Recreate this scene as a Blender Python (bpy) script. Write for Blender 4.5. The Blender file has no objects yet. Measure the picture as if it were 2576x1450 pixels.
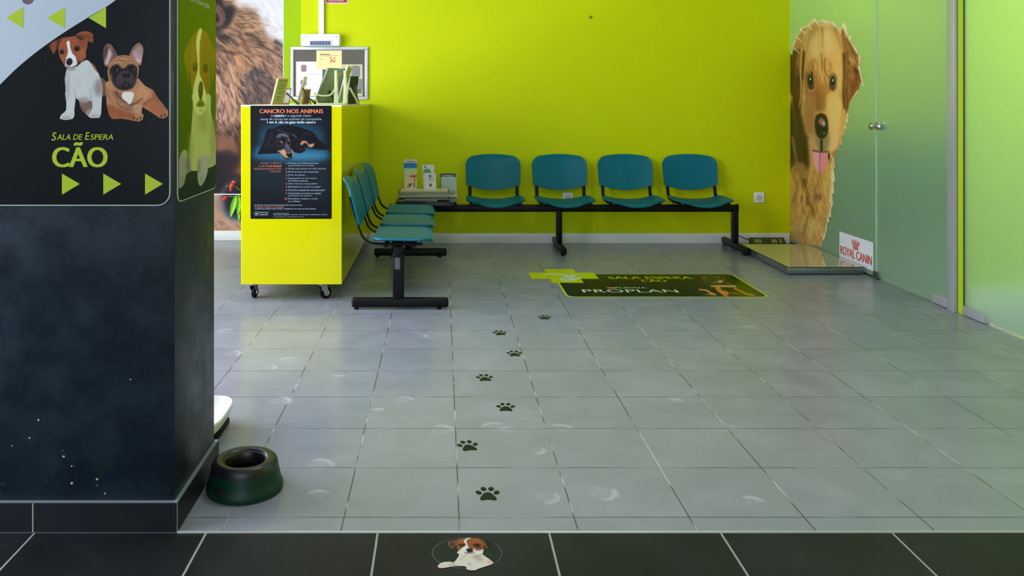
import bpy, bmesh, math, random
import numpy as np
from mathutils import Vector, Matrix

# ------------------------------------------------------------------ camera
F, VX, VY, H = 2149.0, 1112.0, 250.0, 1.22      # focal length (px), vanishing point, eye height
sc = bpy.context.scene
cam_d = bpy.data.cameras.new('camera'); cam = bpy.data.objects.new('camera', cam_d)
sc.collection.objects.link(cam)
cam.location = (0, 0, H); cam.rotation_euler = (math.radians(90), 0, 0)
cam_d.sensor_width = 36.0; cam_d.lens = F / 2576 * 36
cam_d.shift_x = (1288 - VX) / 2576; cam_d.shift_y = -(725 - VY) / 2576
cam_d.clip_start = 0.05
sc.camera = cam

# ------------------------------------------------------------------ world, light, exposure
def S(r, g, b):
    f = lambda c: (c / 255) / 12.92 if c / 255 <= 0.04045 else ((c / 255 + 0.055) / 1.055) ** 2.4
    return (f(r), f(g), f(b), 1.0)
w = bpy.data.worlds.new('World'); sc.world = w; w.use_nodes = True
w.node_tree.nodes['Background'].inputs[0].default_value = (0.75, 0.85, 1.0, 1)
w.node_tree.nodes['Background'].inputs[1].default_value = 0.3
def area(name, loc, rot, sx, sy, power, col):
    d = bpy.data.lights.new(name, 'AREA'); d.shape = 'RECTANGLE'; d.size = sx; d.size_y = sy
    d.energy = power; d.color = col
    o = bpy.data.objects.new(name, d); sc.collection.objects.link(o)
    o.location = loc; o.rotation_euler = rot
    return o
R = math.radians
# daylight through the shop window in the left wall, through the entrance behind the camera, ceiling lamps
area('shopfront_daylight', (-3.46, 3.15, 1.45), (0, R(-90), 0), 2.2, 4.9, 375, (0.80, 0.845, 1.0))
area('entrance_daylight', (-0.6, -2.9, 1.5), (R(90), 0, 0), 3.2, 2.2, 70, (0.80, 0.89, 1.0))
area('waiting_room_lamp', (0.3, 3.3, 2.86), (0, 0, 0), 0.6, 0.4, 16, (1.0, 0.98, 0.97))
area('consulting_room_lamp', (3.9, 3.7, 2.8), (0, 0, 0), 0.6, 0.8, 58, (1.0, 1.0, 0.95))
area('back_room_lamp', (3.7, 6.2, 2.8), (0, 0, 0), 0.4, 0.8, 32, (1.0, 1.0, 0.97))
sc.view_settings.view_transform = 'Standard'; sc.view_settings.look = 'None'
sc.view_settings.exposure = 0.0; sc.view_settings.gamma = 1.0
sc.view_settings.use_curve_mapping = False
sc.cycles.use_denoising = True
sc.cycles.max_bounces = 10; sc.cycles.transmission_bounces = 8; sc.cycles.glossy_bounces = 4
sc.cycles.sample_clamp_indirect = 6.0

# ------------------------------------------------------------------ helpers
random.seed(7); rng = np.random.default_rng(7)
def at(x, y, D): return Vector(((x - VX) * D / F, D, H - (y - VY) * D / F))
def onfloor(x, y):
    D = F * H / (y - VY); return Vector(((x - VX) * D / F, D, 0))

_m = {}
def mat(name, col=None, rough=0.5, spec=0.5, metal=0.0, **kw):
    if name in _m: return _m[name]
    m = bpy.data.materials.new(name); m.use_nodes = True; _m[name] = m
    b = m.node_tree.nodes['Principled BSDF']
    if col is not None: b.inputs['Base Color'].default_value = col if len(col) == 4 else (*col, 1)
    b.inputs['Roughness'].default_value = rough
    b.inputs['Specular IOR Level'].default_value = spec
    b.inputs['Metallic'].default_value = metal
    for k, v in kw.items(): b.inputs[k.replace('_', ' ')].default_value = v
    return m
class NT:
    """tiny node-graph helper"""
    def __init__(s, m): s.t = m.node_tree; s.n = s.t.nodes; s.b = s.n['Principled BSDF']
    def new(s, typ, **kw):
        n = s.n.new(typ)
        for k, v in kw.items(): setattr(n, k, v)
        return n
    def set(s, sock, v):
        if isinstance(v, bpy.types.NodeSocket): s.t.links.new(v, sock)
        else: sock.default_value = v
    def math(s, op, a, b=0.0, c=None, clamp=False):
        n = s.new('ShaderNodeMath', operation=op, use_clamp=clamp)
        s.set(n.inputs[0], a); s.set(n.inputs[1], b)
        if c is not None: s.set(n.inputs[2], c)
        return n.outputs[0]
    def pos(s):
        n = s.new('ShaderNodeNewGeometry'); x = s.new('ShaderNodeSeparateXYZ')
        s.t.links.new(n.outputs['Position'], x.inputs[0]); return n.outputs['Position'], x.outputs
    def noise(s, vec, scale, detail=4, rough=0.55, dist=0.0):
        n = s.new('ShaderNodeTexNoise'); s.set(n.inputs['Vector'], vec)
        n.inputs['Scale'].default_value = scale; n.inputs['Detail'].default_value = detail
        n.inputs['Roughness'].default_value = rough; n.inputs['Distortion'].default_value = dist
        return n.outputs[0]
    def ramp(s, v, lo, hi, a=0.0, b=1.0):
        n = s.new('ShaderNodeMapRange'); n.clamp = True; n.interpolation_type = 'SMOOTHSTEP'
        s.set(n.inputs[0], v)
        for i, q in zip((1, 2, 3, 4), (lo, hi, a, b)): n.inputs[i].default_value = q
        return n.outputs[0]
    def mix(s, f, a, b):
        n = s.new('ShaderNodeMix', data_type='RGBA'); s.set(n.inputs[0], f); s.set(n.inputs[6], a); s.set(n.inputs[7], b)
        return n.outputs[2]
    def bump(s, h, strength=0.2, dist=0.01):
        n = s.new('ShaderNodeBump'); s.set(n.inputs['Height'], h)
        n.inputs['Strength'].default_value = strength; n.inputs['Distance'].default_value = dist
        s.t.links.new(n.outputs[0], s.b.inputs['Normal'])

class MB:
    """collects shapes (world coordinates) into one mesh; each shape may pick a material slot"""
    def __init__(s): s.bm = bmesh.new(); s.mi = 0
    def _paint(s, faces):
        for f in faces: f.material_index = s.mi
    def box(s, x0, x1, y0, y1, z0, z1, bev=0.0, seg=2, M=None):
        g = bmesh.ops.create_cube(s.bm, size=1.0); vs = g['verts']
        for v in vs:
            v.co = Vector(((x0 + x1) / 2 + v.co.x * (x1 - x0), (y0 + y1) / 2 + v.co.y * (y1 - y0), (z0 + z1) / 2 + v.co.z * (z1 - z0)))
        fs = set(f for v in vs for f in v.link_faces)
        if bev > 0:
            es = list(set(e for v in vs for e in v.link_edges))
            r = bmesh.ops.bevel(s.bm, geom=es, offset=bev, segments=seg, affect='EDGES', profile=0.5)
            fs = set(r['faces']) | {f for f in fs if f.is_valid}
            vs = list({v for f in fs for v in f.verts})
        if M is not None:
            for v in vs: v.co = M @ v.co
        s._paint(fs); return s
    def prism(s, pts, axis_o, U, V, N, depth, sides=True):
        """closed outline pts (u,v) extruded along N from plane origin axis_o"""
        a = [s.bm.verts.new(axis_o + U * u + V * v) for u, v in pts]
        top = [s.bm.verts.new(q.co + N * depth) for q in a]
        fs = [s.bm.faces.new(top)]
        fs.append(s.bm.faces.new(a[::-1]))
        for i in range(len(a)):
            j = (i + 1) % len(a); fs.append(s.bm.faces.new((a[i], a[j], top[j], top[i])))
        s._paint(fs); return s
    def sweep(s, path, ra, rb=None, side=None, n=10, caps=True):
        """tube along path; elliptical with half axes ra (along side) and rb"""
        rb = ra if rb is None else rb
        P = [Vector(p) for p in path]; rings = []
        prev = None
        for i, p in enumerate(P):
            t = (P[min(i + 1, len(P) - 1)] - P[max(i - 1, 0)]).normalized()
            if side is not None: a = Vector(side); a = (a - t * a.dot(t)).normalized()
            else:
                a = prev if prev is not None else (Vector((0, 0, 1)) if abs(t.z) < 0.9 else Vector((1, 0, 0)))
                a = (a - t * a.dot(t)).normalized(); prev = a
            b = t.cross(a)
            A, B = (ra[i] if hasattr(ra, '__len__') else ra), (rb[i] if hasattr(rb, '__len__') else rb)
            rings.append([s.bm.verts.new(p + a * A * math.cos(2 * math.pi * k / n) + b * B * math.sin(2 * math.pi * k / n)) for k in range(n)])
        fs = []
        for r0, r1 in zip(rings, rings[1:]):
            for k in range(n): fs.append(s.bm.faces.new((r0[k], r0[(k + 1) % n], r1[(k + 1) % n], r1[k])))
        if caps: fs.append(s.bm.faces.new(rings[0][::-1])); fs.append(s.bm.faces.new(rings[-1]))
        s._paint(fs); return s
    def cyl(s, p0, p1, r, r2=None, n=24):
        return s.sweep([p0, p1], [r, r if r2 is None else r2], [r, r if r2 is None else r2], n=n)
    def lathe(s, prof, c, n=48, M=None):
        """profile of (r,z) about the vertical through c; r=0 ends close"""
        M = M or Matrix.Identity(4); rings = []
        for r, z in prof:
            if r < 1e-6: rings.append([s.bm.verts.new(M @ Vector((0, 0, z)) + c)])
            else: rings.append([s.bm.verts.new(M @ Vector((r * math.cos(2 * math.pi * k / n), r * math.sin(2 * math.pi * k / n), z)) + c) for k in range(n)])
        fs = []
        for a, b in zip(rings, rings[1:]):
            for k in range(n):
                j = (k + 1) % n
                if len(a) == 1 and len(b) == 1: continue
                if len(a) == 1: fs.append(s.bm.faces.new((a[0], b[j], b[k])))
                elif len(b) == 1: fs.append(s.bm.faces.new((a[k], a[j], b[0])))
                else: fs.append(s.bm.faces.new((a[k], a[j], b[j], b[k])))
        s._paint(fs); return s
    def sheet(s, fn, nu, nv, thick):
        """two-sided shell: fn(u,v)->(point, normal) for u,v in 0..1"""
        T = [[fn(i / nu, j / nv) for j in range(nv + 1)] for i in range(nu + 1)]
        a = [[s.bm.verts.new(p) for p, q in r] for r in T]
        b = [[s.bm.verts.new(p - q * thick) for p, q in r] for r in T]
        fs = []
        for i in range(nu):
            for j in range(nv):
                fs.append(s.bm.faces.new((a[i][j], a[i + 1][j], a[i + 1][j + 1], a[i][j + 1])))
                fs.append(s.bm.faces.new((b[i][j], b[i][j + 1], b[i + 1][j + 1], b[i + 1][j])))
        rim = [(i, 0) for i in range(nu)] + [(nu, j) for j in range(nv)] + [(i, nv) for i in range(nu, 0, -1)] + [(0, j) for j in range(nv, 0, -1)]
        for k in range(len(rim)):
            (i, j), (p, q) = rim[k], rim[(k + 1) % len(rim)]
            fs.append(s.bm.faces.new((a[i][j], b[i][j], b[p][q], a[p][q])))
        s._paint(fs); return s
    def build(s, name, mats, parent=None, loc=None, smooth=True, angle=0.6):
        bm = s.bm; bm.normal_update()
        bmesh.ops.recalc_face_normals(bm, faces=bm.faces[:])
        if smooth:
            for f in bm.faces: f.smooth = True
            for e in bm.edges:
                e.smooth = (not e.is_boundary) and len(e.link_faces) == 2 and e.calc_face_angle(0) < angle
        if parent is not None: off = parent_world(parent)
        elif loc is not None: off = Vector(loc)
        else:
            xs = [v.co for v in bm.verts]
            off = Vector(((min(c.x for c in xs) + max(c.x for c in xs)) / 2, (min(c.y for c in xs) + max(c.y for c in xs)) / 2, min(c.z for c in xs)))
        for v in bm.verts: v.co -= off
        me = bpy.data.meshes.new(name); bm.to_mesh(me); bm.free()
        return place(me, name, mats, parent, off)
def parent_world(p):
    v = Vector(p.location)
    while p.parent is not None: p = p.parent; v += p.location
    return v
def place(me, name, mats, parent, off):
    for m in (mats if isinstance(mats, (list, tuple)) else [mats]): me.materials.append(m)
    o = bpy.data.objects.new(name, me); sc.collection.objects.link(o)
    if parent is not None: o.parent = parent
    else: o.location = off
    return o
def tag(o, label, cat, group=None, kind=None):
    o['label'] = label; o['category'] = cat
    if group: o['group'] = group
    if kind: o['kind'] = kind
    return o
def thing(name, loc, label, cat, group=None, kind=None):
    o = bpy.data.objects.new(name, None); sc.collection.objects.link(o)
    o.location = loc; o.empty_display_size = 0.1
    return tag(o, label, cat, group, kind)

class Plane:
    def __init__(s, O, U, V): s.O, s.U, s.V = Vector(O), Vector(U).normalized(), Vector(V).normalized(); s.N = s.U.cross(s.V)
    def uv(s, x, y):
        d = Vector(((x - VX) / F, 1, -(y - VY) / F)); c = Vector((0, 0, H))
        t = (s.O - c).dot(s.N) / d.dot(s.N); p = c + d * t - s.O
        return p.dot(s.U), p.dot(s.V)
    def pt(s, u, v, n=0.0): return s.O + s.U * u + s.V * v + s.N * n
    def off(s, n): return Plane(s.O + s.N * n, s.U, s.V)
def front(D): return Plane((0, D, 0), (1, 0, 0), (0, 0, 1))         # faces the camera

def rrect(u0, v0, u1, v1, r, n=6, corners=(1, 1, 1, 1)):
    out = []
    for k, (cx, cy) in enumerate(((u1 - r, v1 - r), (u0 + r, v1 - r), (u0 + r, v0 + r), (u1 - r, v0 + r))):
        if not corners[k]: out.append(((u1, v1), (u0, v1), (u0, v0), (u1, v0))[k]); continue
        for i in range(n + 1):
            a = math.pi / 2 * (k + i / n); out.append((cx + r * math.cos(a), cy + r * math.sin(a)))
    return out
def slab(pl, pts, d, name, m, parent=None, mb=None):
    q = mb or MB(); q.prism(pts, pl.O, pl.U, pl.V, pl.N, d)
    return q if mb else q.build(name, m, parent, smooth=False)
def px_poly(pl, pts): return [pl.uv(x, y) for x, y in pts]

def text_mb(mb, pl, s, box, bold=0.0, shear=0.0, d=0.0004, align='fit', xs=None):
    """lettering as thin raised shapes; box=(u0,v0,u1,v1) is filled exactly ('fit') or by height ('L','R','C')"""
    extra = bold if bold > 0.013 else 0.0; bold = 0.0
    cu = bpy.data.curves.new('t', 'FONT'); cu.body = s; cu.offset = bold; cu.shear = shear; cu.resolution_u = 5
    o = bpy.data.objects.new('t', cu); sc.collection.objects.link(o)
    me = bpy.data.meshes.new_from_object(o.evaluated_get(bpy.context.evaluated_depsgraph_get()))
    bpy.data.objects.remove(o); bpy.data.curves.remove(cu)
    co = np.array([v.co[:2] for v in me.vertices]); lo, hi = co.min(0), co.max(0)
    u0, v0, u1, v1 = box; sy = (v1 - v0) / (hi[1] - lo[1]); sx = (u1 - u0) / (hi[0] - lo[0])
    if align != 'fit': sx = sy * (xs or 1.0)
    wd = (hi[0] - lo[0]) * sx
    ox = {'fit': u0, 'L': u0, 'R': u1 - wd, 'C': (u0 + u1) / 2 - wd / 2}[align]
    ex = extra * (v1 - v0)
    for k in ((-1, 0, 1) if extra else (0,)):
        vs = [mb.bm.verts.new(pl.pt(ox + (c[0] - lo[0]) * sx * (1 - (2 * ex) / max(wd, 1e-6)) + ex + k * ex, v0 + (c[1] - lo[1]) * sy, d + k * 2e-5)) for c in co]
        for p in me.polygons:
            try: f = mb.bm.faces.new([vs[i] for i in p.vertices]); f.material_index = mb.mi
            except ValueError: pass
    bpy.data.meshes.remove(me)
def pbox(pl, x0, y0, x1, y1):
    a, b = pl.uv(x0, max(y0, y1)), pl.uv(x1, min(y0, y1)); return (a[0], a[1], b[0], b[1])

# ------------------------------------------------------------------ printed pictures: painted on a fine grid of the flat sheet
def crom(pts, closed=True, sub=6):
    P = np.array(pts, float); n = len(P); out = []
    for i in range(n if closed else n - 1):
        p0, p1, p2, p3 = (P[(i - 1) % n], P[i], P[(i + 1) % n], P[(i + 2) % n]) if closed else (P[max(i - 1, 0)], P[i], P[i + 1], P[min(i + 2, n - 1)])
        for t in np.linspace(0, 1, sub, endpoint=False):
            out.append(0.5 * (2 * p1 + (p2 - p0) * t + (2 * p0 - 5 * p1 + 4 * p2 - p3) * t * t + (3 * p1 - p0 - 3 * p2 + p3) * t ** 3))
    if not closed: out.append(P[-1])
    return np.array(out)
def gauss(a, s, axis):
    if s < 0.25: return a
    r = int(3 * s + 1); k = np.exp(-0.5 * (np.arange(-r, r + 1) / s) ** 2); k /= k.sum()
    pad = [(0, 0), (0, 0)]; pad[axis] = (r, r); p = np.pad(a, pad, mode='edge'); out = np.zeros_like(a); n = a.shape[axis]
    for i, q in enumerate(k): out += q * (p[i:i + n] if axis == 0 else p[:, i:i + n])
    return out
class Art:
    def __init__(s, pl, box, res, bg, frame=(0, 0, 1)):
        s.pl, s.box, s.res, s.frame = pl, box, res, frame
        s.W = int(round((box[2] - box[0]) / res)) + 1; s.Hh = int(round((box[3] - box[1]) / res)) + 1
        s.soft = 1.0; s.img = np.ones((s.Hh, s.W, 3)) * np.array(bg, float); s.A = np.ones((s.Hh, s.W))
    def P(s, pts):
        ox, oy, k = s.frame; out = []
        for x, y in pts:
            u, v = s.pl.uv(ox + x / k, oy + y / k); out.append(((u - s.box[0]) / s.res, (v - s.box[1]) / s.res))
        return np.array(out)
    def unit(s):                                   # canvas px per traced px, both ways (measured at the frame middle)
        c = s.pl.pt((s.box[0] + s.box[2]) / 2, (s.box[1] + s.box[3]) / 2); x, y = VX + c.x / c.y * F, VY - (c.z - H) / c.y * F
        a, b, e = (np.array(s.pl.uv(*q)) for q in ((x, y), (x + 1, y), (x, y + 1)))
        return abs(b[0] - a[0]) / s.res / s.frame[2], abs(e[1] - a[1]) / s.res / s.frame[2]
    def mask(s, poly, bx, by):
        m = int(3 * max(bx, by) + 3)
        x0, y0 = np.floor(poly.min(0)).astype(int) - m; x1, y1 = np.ceil(poly.max(0)).astype(int) + m
        x0, y0, x1, y1 = max(x0, -m), max(y0, -m), min(x1, s.W + m), min(y1, s.Hh + m)
        if x1 <= x0 or y1 <= y0: return None
        X = np.arange(x0, x1)[None, :]; M = np.zeros((y1 - y0, x1 - x0), bool); Y = np.arange(y0, y1)[:, None] + 1e-4
        q = np.roll(poly, -1, 0)
        for (ax, ay), (cx, cy) in zip(poly, q):
            if ay == cy: continue
            lo, hi = min(ay, cy), max(ay, cy); r = np.where((Y[:, 0] > lo) & (Y[:, 0] <= hi))[0]
            if len(r) == 0: continue
            xi = ax + (Y[r, 0] - ay) * (cx - ax) / (cy - ay); M[r] ^= X < xi[:, None]
        M = gauss(gauss(M.astype(float), max(bx, 0.45), 1), max(by, 0.45), 0)
        a, b = max(0, -x0), max(0, -y0); M = M[b:b + s.Hh - max(y0, 0), a:a + s.W - max(x0, 0)]
        x0, y0 = max(x0, 0), max(y0, 0)
        return (slice(y0, y0 + M.shape[0]), slice(x0, x0 + M.shape[1])), M
    def comp(s, r, col, alpha):
        if r is None: return
        sl, M = r; M = (M * alpha)[..., None]
        s.img[sl] = s.img[sl] * (1 - M) + np.array(col, float) * M
    def blob(s, pts, col, blur=0.0, alpha=1.0, sharp=False):
        ux, uy = s.unit(); P = s.P(pts)
        s.comp(s.mask(P if sharp else crom(P), blur * ux * s.soft, blur * uy * s.soft), col, alpha)
    def dot(s, x, y, rx, ry, col, blur=0.0, alpha=1.0, rot=0.0):
        c, q = math.cos(rot), math.sin(rot)
        s.blob([(x + rx * math.cos(t) * c - ry * math.sin(t) * q, y + rx * math.cos(t) * q + ry * math.sin(t) * c) for t in np.linspace(0, 2 * math.pi, 14, endpoint=False)], col, blur, alpha)
    def line(s, pts, col, w0, w1=None, blur=0.0, alpha=1.0):
        w1 = w0 if w1 is None else w1; P = crom(pts, False)
        t = np.gradient(P, axis=0); t /= np.linalg.norm(t, axis=1)[:, None] + 1e-9; nrm = np.stack([-t[:, 1], t[:, 0]], 1)
        wd = np.linspace(w0, w1, len(P))[:, None] / 2
        s.blob(np.concatenate([P + nrm * wd, (P - nrm * wd)[::-1]]), col, blur, alpha, sharp=True)
    def clip(s, pts, sharp=False):
        P = s.P(pts); r = s.mask(P if sharp else crom(P, sub=3), 0, 0); s.A[:] = 0; s.A[r[0]] = r[1]
    def fur(s, inside, flow, cols, n, length, width, alpha=0.5, bend=0.3):
        """hair strokes (traced px) inside a polygon, following flow(x,y)->angle; colours jitter"""
        P = np.array(inside, float); lo, hi = P.min(0), P.max(0); per = max(1, n // (len(cols) * 6)); ux, uy = s.unit()
        for b in range(6):
            for c in cols:
                pts = []
                for _ in range(per):
                    x, y = rng.uniform(lo, hi)
                    ins = False; j = len(P) - 1
                    for i in range(len(P)):
                        if (P[i, 1] > y) != (P[j, 1] > y) and x < (P[j, 0] - P[i, 0]) * (y - P[i, 1]) / (P[j, 1] - P[i, 1]) + P[i, 0]: ins = not ins
                        j = i
                    if not ins: continue
                    a = flow(x, y) + rng.normal(0, 0.13); L = length * rng.uniform(0.5, 1.2); k = bend * rng.normal()
                    st = max(4, int(L * max(ux, uy) * 1.5)); t = np.linspace(0, 1, st); ang = a + k * t
                    q = np.stack([x + np.cumsum(np.cos(ang)) * L / st, y + np.cumsum(np.sin(ang)) * L / st], 1)
                    pts.append(np.concatenate([q, (np.sin(np.pi * t) ** 0.6)[:, None]], 1))
                if not pts: continue
                pts = np.concatenate(pts); C = s.P(pts[:, :2]); M = np.zeros((s.Hh, s.W)); rw = max(0.6, width * ux)
                r = int(math.ceil(rw * 1.6)); ix = np.round(C).astype(int)
                for dy in range(-r, r + 1):
                    for dx in range(-r, r + 1):
                        X, Y = ix[:, 0] + dx, ix[:, 1] + dy; ok = (X >= 0) & (X < s.W) & (Y >= 0) & (Y < s.Hh)
                        d2 = (X - C[:, 0]) ** 2 + (Y - C[:, 1]) ** 2
                        np.maximum.at(M, (Y[ok], X[ok]), (np.exp(-d2 / (rw * rw) * 1.2) * pts[:, 2])[ok])
                jit = 1 + rng.normal(0, 0.05)
                M = (M * alpha)[..., None]; s.img = s.img * (1 - M) + np.clip(np.array(c, float) * jit, 0, 255) * M
    def build(s, name, parent, rough=0.4, gain=1.0, spec=0.4, n=0.0, loc=None, con=1.0):
        im = np.clip(s.img / 255, 0, 1) ** con; lin = np.where(im <= 0.04045, im / 12.92, ((im + 0.055) / 1.055) ** 2.4)
        lin = np.clip(lin * gain, 0, 0.88)
        keep = s.A > 0.5; idx = -np.ones((s.Hh, s.W), int)
        cell = keep[:-1, :-1] & keep[1:, :-1] & keep[:-1, 1:] & keep[1:, 1:]
        used = np.zeros_like(keep); used[:-1, :-1] |= cell; used[1:, :-1] |= cell; used[:-1, 1:] |= cell; used[1:, 1:] |= cell
        yy, xx = np.where(used); idx[yy, xx] = np.arange(len(yy))
        O, U, V, N = (np.array(q) for q in (s.pl.O, s.pl.U, s.pl.V, s.pl.N))
        off = parent_world(parent) if parent is not None else Vector(loc)
        co = O + N * n + U * (s.box[0] + xx * s.res)[:, None] + V * (s.box[1] + yy * s.res)[:, None] - np.array(off)
        cy, cx = np.where(cell); q = np.stack([idx[cy, cx], idx[cy, cx + 1], idx[cy + 1, cx + 1], idx[cy + 1, cx]], 1)
        me = bpy.data.meshes.new(name); me.vertices.add(len(co)); me.vertices.foreach_set('co', co.astype(np.float32).ravel())
        me.loops.add(q.size); me.loops.foreach_set('vertex_index', q.astype(np.int32).ravel())
        me.polygons.add(len(q)); me.polygons.foreach_set('loop_start', np.arange(0, q.size, 4, dtype=np.int32))
        me.update(calc_edges=True)
        at_ = me.color_attributes.new('print', 'FLOAT_COLOR', 'POINT')
        at_.data.foreach_set('color', np.concatenate([lin[yy, xx], np.ones((len(yy), 1))], 1).astype(np.float32).ravel())
        m = mat('print_%.2f_%.2f' % (rough, spec), (1, 1, 1), rough, spec)
        if not any(x.type == 'ATTRIBUTE' for x in m.node_tree.nodes):
            a = m.node_tree.nodes.new('ShaderNodeAttribute'); a.attribute_name = 'print'
            m.node_tree.links.new(a.outputs['Color'], m.node_tree.nodes['Principled BSDF'].inputs['Base Color'])
        return place(me, name, m, parent, off)

# ------------------------------------------------------------------ materials
LIME = S(200, 217, 6)
m_wall = mat('lime_wall_paint', LIME, 0.5, 0.12)
g = NT(m_wall); p, _ = g.pos()
g.set(g.b.inputs['Base Color'], g.mix(g.noise(p, 1.3, 3), S(198, 211, 0), S(207, 217, 0)))
g.bump(g.noise(p, 90, 3), 0.06, 0.004)
m_white = mat('white_gloss_paint', S(232, 234, 232), 0.3)
m_ceil = mat('white_ceiling_paint', S(225, 228, 228), 0.8)
m_counter = mat('lime_laminate', S(208, 204, 0), 0.14, 0.35)
m_counter_top = mat('cream_edge', S(235, 235, 190), 0.3)
m_black = mat('black_enamel', S(7, 8, 11), 0.38, 0.18)
m_rubber = mat('black_rubber', S(14, 14, 16), 0.6, 0.15)
m_chrome = mat('brushed_steel', S(190, 190, 196), 0.25, 0.5, 1.0)
m_teal = mat('teal_plastic', S(0, 103, 121), 0.34, 0.2)
g = NT(m_teal); p, _ = g.pos(); g.bump(g.noise(p, 420, 2), 0.05, 0.002)

def tile_floor(name, ox, oy, T, grout, base, dark, rough, groutcol, smudge, var=0.10, spec=0.5):
    m = mat(name, base, rough, spec); g = NT(m); p, xyz = g.pos()
    def edge(c, o):
        q = g.math('DIVIDE', g.math('SUBTRACT', c, o), T); f = g.math('FRACT', q)
        return g.math('MULTIPLY', g.math('MINIMUM', f, g.math('SUBTRACT', 1.0, f)), T), g.math('FLOOR', q)
    wob = g.math('MULTIPLY', g.math('SUBTRACT', g.noise(p, 30, 3), 0.5), 0.0012)
    ex, ix = edge(g.math('ADD', xyz[0], wob), ox); ey, iy = edge(g.math('ADD', xyz[1], wob), oy)
    e = g.math('MINIMUM', ex, ey); mask = g.ramp(e, grout * 0.55, grout * 1.15, 1.0, 0.0)
    cell = g.new('ShaderNodeCombineXYZ'); g.set(cell.inputs[0], ix); g.set(cell.inputs[1], iy)
    wn = g.new('ShaderNodeTexWhiteNoise'); g.set(wn.inputs['Vector'], cell.outputs[0])
    n1 = g.noise(p, 3.5, 6, 0.6, 0.6)
    f = g.math('ADD', g.math('MULTIPLY', n1, 0.85), g.math('MULTIPLY', wn.outputs[0], var))
    col = g.mix(g.ramp(f, 0.3, 0.75), dark, base)
    if smudge:
        s2 = g.math('MULTIPLY', g.math('MULTIPLY', g.ramp(g.noise(p, 7, 4, 0.5, 0.8), 0.58, 0.85), g.ramp(g.noise(p, 1.1, 2), 0.45, 0.6)), 0.07)
        # shoe-sole scuffs: pale crescents of dried dirt at fixed spots on the tiles
        arcs = None
        for cx, cy, r, a in SCUFFS:
            dx, dy = g.math('SUBTRACT', xyz[0], cx), g.math('SUBTRACT', xyz[1], cy)
            d = g.math('SQRT', g.math('ADD', g.math('MULTIPLY', dx, dx), g.math('MULTIPLY', dy, dy)))
            band = g.ramp(g.math('ABSOLUTE', g.math('SUBTRACT', d, r)), 0.002, 0.016, 1.0, 0.0)
            side = g.ramp(g.math('ADD', g.math('MULTIPLY', dx, math.cos(a) / r), g.math('MULTIPLY', dy, math.sin(a) / r)), 0.2, 0.9)
            fill = g.ramp(d, r * 0.6, r, 0.22, 0.0)
            q = g.math('ADD', g.math('MULTIPLY', band, side), fill); arcs = q if arcs is None else g.math('MAXIMUM', arcs, q)
        arcs = g.math('MULTIPLY', arcs, g.ramp(g.noise(p, 45, 3, 0.6), 0.3, 0.62, 0.35, 1.0))
        s = g.math('MULTIPLY', g.math('ADD', s2, arcs, clamp=True), smudge)
        col = g.mix(s, col, S(200, 204, 206))
        g.set(g.b.inputs['Roughness'], g.math('ADD', rough, g.math('ADD', g.math('MULTIPLY', s, 0.35), g.math('MULTIPLY', n1, 0.12))))
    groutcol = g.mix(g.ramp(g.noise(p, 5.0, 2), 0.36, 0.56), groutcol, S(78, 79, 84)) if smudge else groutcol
    mcross = g.ramp(ey, grout * 0.5, grout * 1.0, 1.0, 0.0) if smudge else mask  # edge lighting put into the grout colour: cross joints darker than lengthwise ones
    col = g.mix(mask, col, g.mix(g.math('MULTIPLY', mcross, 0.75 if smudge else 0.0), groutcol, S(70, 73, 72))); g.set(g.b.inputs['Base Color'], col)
    h = g.math('ADD', g.math('MULTIPLY', mask, -1.0), g.math('MULTIPLY', g.noise(p, 14, 4), 0.10))
    g.bump(h, 0.35, 0.004)
    return m
SCUFFS = []
for k, (x_, y_) in enumerate(((1014, 1007), (725, 908), (1062, 846), (1244, 1076), (1412, 1079), (1350, 1134), (801, 1172), (801, 1247), (677, 925), (567, 835), (849, 949), (1371, 1251), (1110, 1083), (952, 1035), (580, 890), (1890, 825), (1700, 1010), (1510, 1240), (1890, 1262), (1275, 1085), (700, 1010))):
    c_ = onfloor(x_, y_); SCUFFS.append((c_.x, c_.y, 0.034 + 0.012 * math.sin(k * 2.3), math.radians((60, 95, 20, 110, 75, 330)[k % 6])))
TX, TY, TT = 0.05, 2.492, 0.3356
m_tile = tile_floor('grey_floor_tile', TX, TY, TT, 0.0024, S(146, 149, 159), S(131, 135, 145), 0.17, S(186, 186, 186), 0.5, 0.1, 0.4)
m_dark_tile = tile_floor('anthracite_floor_tile', -0.664, 2.405, 0.4826, 0.0035, S(36, 38, 41), S(19, 21, 23), 0.5, S(150, 152, 146), 0.0, 0.1, 0.2)

WALL_D, LION_D, GX = 7.24, 7.39, 2.95
def gD(x): return GX * F / (x - VX)
# ------------------------------------------------------------------ the room
def wallbox(name, m, b, label, cat='wall'):
    o = MB().box(*b).build(name, m, smooth=False); return tag(o, label, cat, kind='structure')
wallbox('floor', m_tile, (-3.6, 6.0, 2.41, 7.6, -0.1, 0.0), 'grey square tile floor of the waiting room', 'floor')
wallbox('floor_entrance', m_dark_tile, (-3.6, 6.0, -3.2, 2.4025, -0.1, -0.001), 'anthracite tile floor along the bottom of the photo', 'floor')
o = MB().box(-0.745, 6.0, 2.4025, 2.41, -0.03, 0.003, 0.001).build('trim_1', mat('worn_steel_strip', S(190, 194, 186), 0.35, 0.5, 0.5)); tag(o, 'thin steel strip where the grey tiles meet the dark tiles', 'threshold strip', kind='structure')
wallbox('ceiling', m_ceil, (-3.6, 6.0, -3.2, 7.6, 2.9, 3.0), 'white ceiling above the waiting room', 'ceiling')
wallbox('wall_back', m_wall, (-1.196, GX + 0.02, WALL_D, 7.5, 0.0, 2.9), 'lime green back wall behind the row of four teal seats')
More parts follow.
